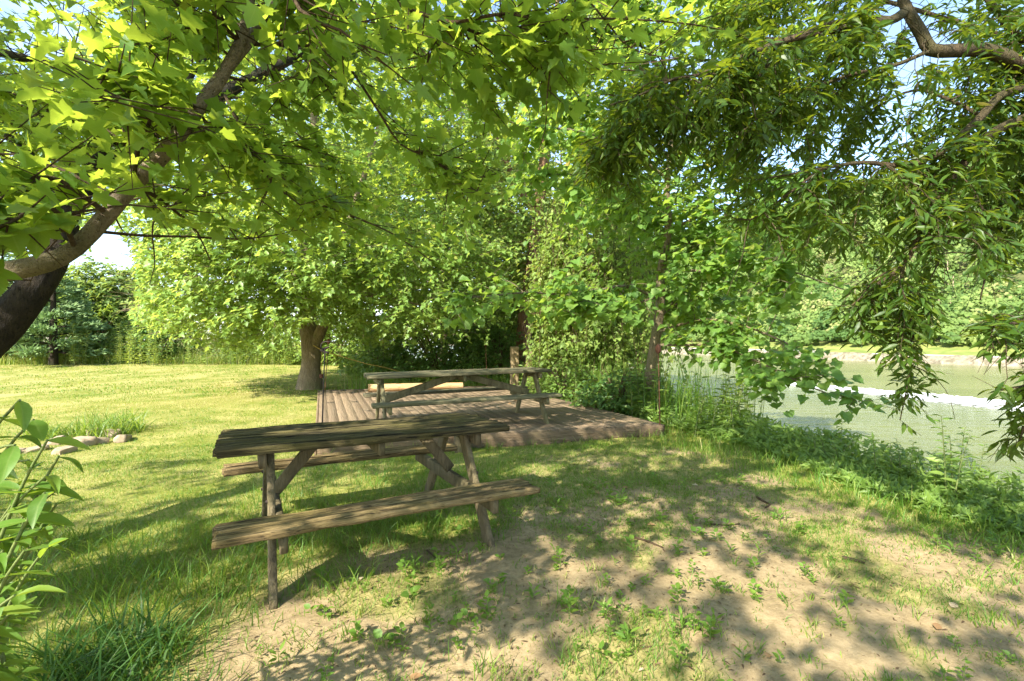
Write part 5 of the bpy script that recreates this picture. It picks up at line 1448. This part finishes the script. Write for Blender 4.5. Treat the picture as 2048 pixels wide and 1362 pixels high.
# ------------------------------------------------------------------ white wake on the water
ns, ntt = 46, 420
a, b = np.meshgrid(np.linspace(-2.0, 2.0, ns), np.linspace(0, 1, ntt))
y = 6+b*30.0
wid = np.interp(y, [6, 22, 36], [2.1, 1.75, .55])
a = a*wid
cx_ = 22.3-.36*(y-20)+.35*(fbm(b*9, b*0, 151)-.5)
prof = np.exp(-(a/(.95*wid))**2)*sstep(1, .86, b)*(.55+.45*sstep(1.0, .1, b))
zz = WZ-.03+prof*(.04+.34*fbm(a*1.6+4, y*1.3, 153, 5))+.30*prof*(fbm(a*7, y*7, 155, 3)-.45)
A = Acc(); i = (np.arange(ntt-1)[:, None]*ns+np.arange(ns-1)[None]).ravel()
A.add(np.c_[(cx_+a*.95).ravel(), y.ravel(), zz.ravel()], Q=np.c_[i, i+1, i+ns+1, i+ns], rnd=prof.ravel())
m, nt, N, L = mat('white foam')
n1 = noise(nt, 3.5, 6, .7, mapping(nt, (1, 1, 1)))
at = node(nt, 'ShaderNodeAttribute', attribute_name='rnd')
ad = node(nt, 'ShaderNodeMath', operation='MULTIPLY_ADD'); L.new(n1, ad.inputs[0]); ad.inputs[1].default_value = .9; L.new(at.outputs['Fac'], ad.inputs[2])
al = ramp(nt, [(.52, (0, 0, 0)), (.90, (1, 1, 1))], ad.outputs[0]).outputs[0]
tr = nt.nodes.new('ShaderNodeBsdfTransparent'); mx = nt.nodes.new('ShaderNodeMixShader'); L.new(al, mx.inputs[0]); L.new(tr.outputs[0], mx.inputs[1])
L.new(principled(nt, ramp(nt, [(.3, (.46, .48, .44)), (.6, (.80, .81, .80))], n1).outputs[0], .8, .3, bump(nt, n1, .7, .1)), mx.inputs[2])
out(nt, mx.outputs[0])
prop(A.build('white_water', m, smooth=True), 'white foaming wake running along the river', 'foam', kind='stuff')

# ------------------------------------------------------------------ camera, sun, sky
cam = bpy.data.cameras.new('camera'); co = bpy.data.objects.new('camera', cam); C.objects.link(co)
co.location = (0, 0, CZ); co.rotation_euler = (math.pi/2, 0, 0)
cam.sensor_width = 36; cam.sensor_fit = 'HORIZONTAL'; cam.lens = F/2048*36; cam.clip_start = .05; cam.clip_end = 2000
SC.camera = co
sl = bpy.data.lights.new('sun', 'SUN'); so = bpy.data.objects.new('sun', sl); C.objects.link(so)
sl.energy = 4.6; sl.angle = math.radians(.55); sl.color = (1, .93, .80)
so.rotation_euler = Vector(S).to_track_quat('Z', 'Y').to_euler(); so.location = (-8, -10, 20)
w = bpy.data.worlds.new('World'); SC.world = w; w.use_nodes = True
nt = w.node_tree; nt.nodes.clear()
sky = nt.nodes.new('ShaderNodeTexSky'); sky.sky_type = 'NISHITA'; sky.sun_disc = False
sky.sun_elevation = SUN_EL; sky.sun_rotation = SUN_AZ; sky.air_density = 1.0; sky.dust_density = .6; sky.ozone_density = 1.2
tc = nt.nodes.new('ShaderNodeTexCoord'); mp = nt.nodes.new('ShaderNodeMapping'); mp.inputs['Scale'].default_value = (1, 1, 2.2)
nt.links.new(tc.outputs['Generated'], mp.inputs[0])
cl = noise(nt, 2.6, 8, .6, mp.outputs[0], .3)
cr = ramp(nt, [(.48, (0, 0, 0)), (.64, (1, 1, 1))], cl)
sx = node(nt, 'ShaderNodeSeparateXYZ'); nt.links.new(tc.outputs['Generated'], sx.inputs[0])
lo = node(nt, 'ShaderNodeMapRange'); nt.links.new(sx.outputs[2], lo.inputs[0]); lo.inputs[1].default_value = .08; lo.inputs[2].default_value = .34; lo.inputs[3].default_value = 1; lo.inputs[4].default_value = .12
mu = node(nt, 'ShaderNodeMath', operation='MULTIPLY'); nt.links.new(cr.outputs[0], mu.inputs[0]); nt.links.new(lo.outputs[0], mu.inputs[1])
skc = mixc(nt, mu.outputs[0], sky.outputs[0], (6.2, 6.7, 7.6))
bg = nt.nodes.new('ShaderNodeBackground'); bg.inputs[1].default_value = .15
nt.links.new(skc, bg.inputs[0])
ow = nt.nodes.new('ShaderNodeOutputWorld'); nt.links.new(bg.outputs[0], ow.inputs[0])
vs = SC.view_settings; vs.view_transform = 'Standard'; vs.look = 'None'; vs.gamma = 1; vs.use_curve_mapping = False
vs.exposure = 1.8
SC.render.engine = 'CYCLES'
cy = SC.cycles
cy.max_bounces = 9; cy.diffuse_bounces = 6; cy.glossy_bounces = 2; cy.transmission_bounces = 6; cy.transparent_max_bounces = 8
cy.use_denoising = True; cy.denoising_prefilter = 'NONE'; cy.use_adaptive_sampling = False; cy.sample_clamp_indirect = 6; cy.caustics_reflective = False; cy.caustics_refractive = False
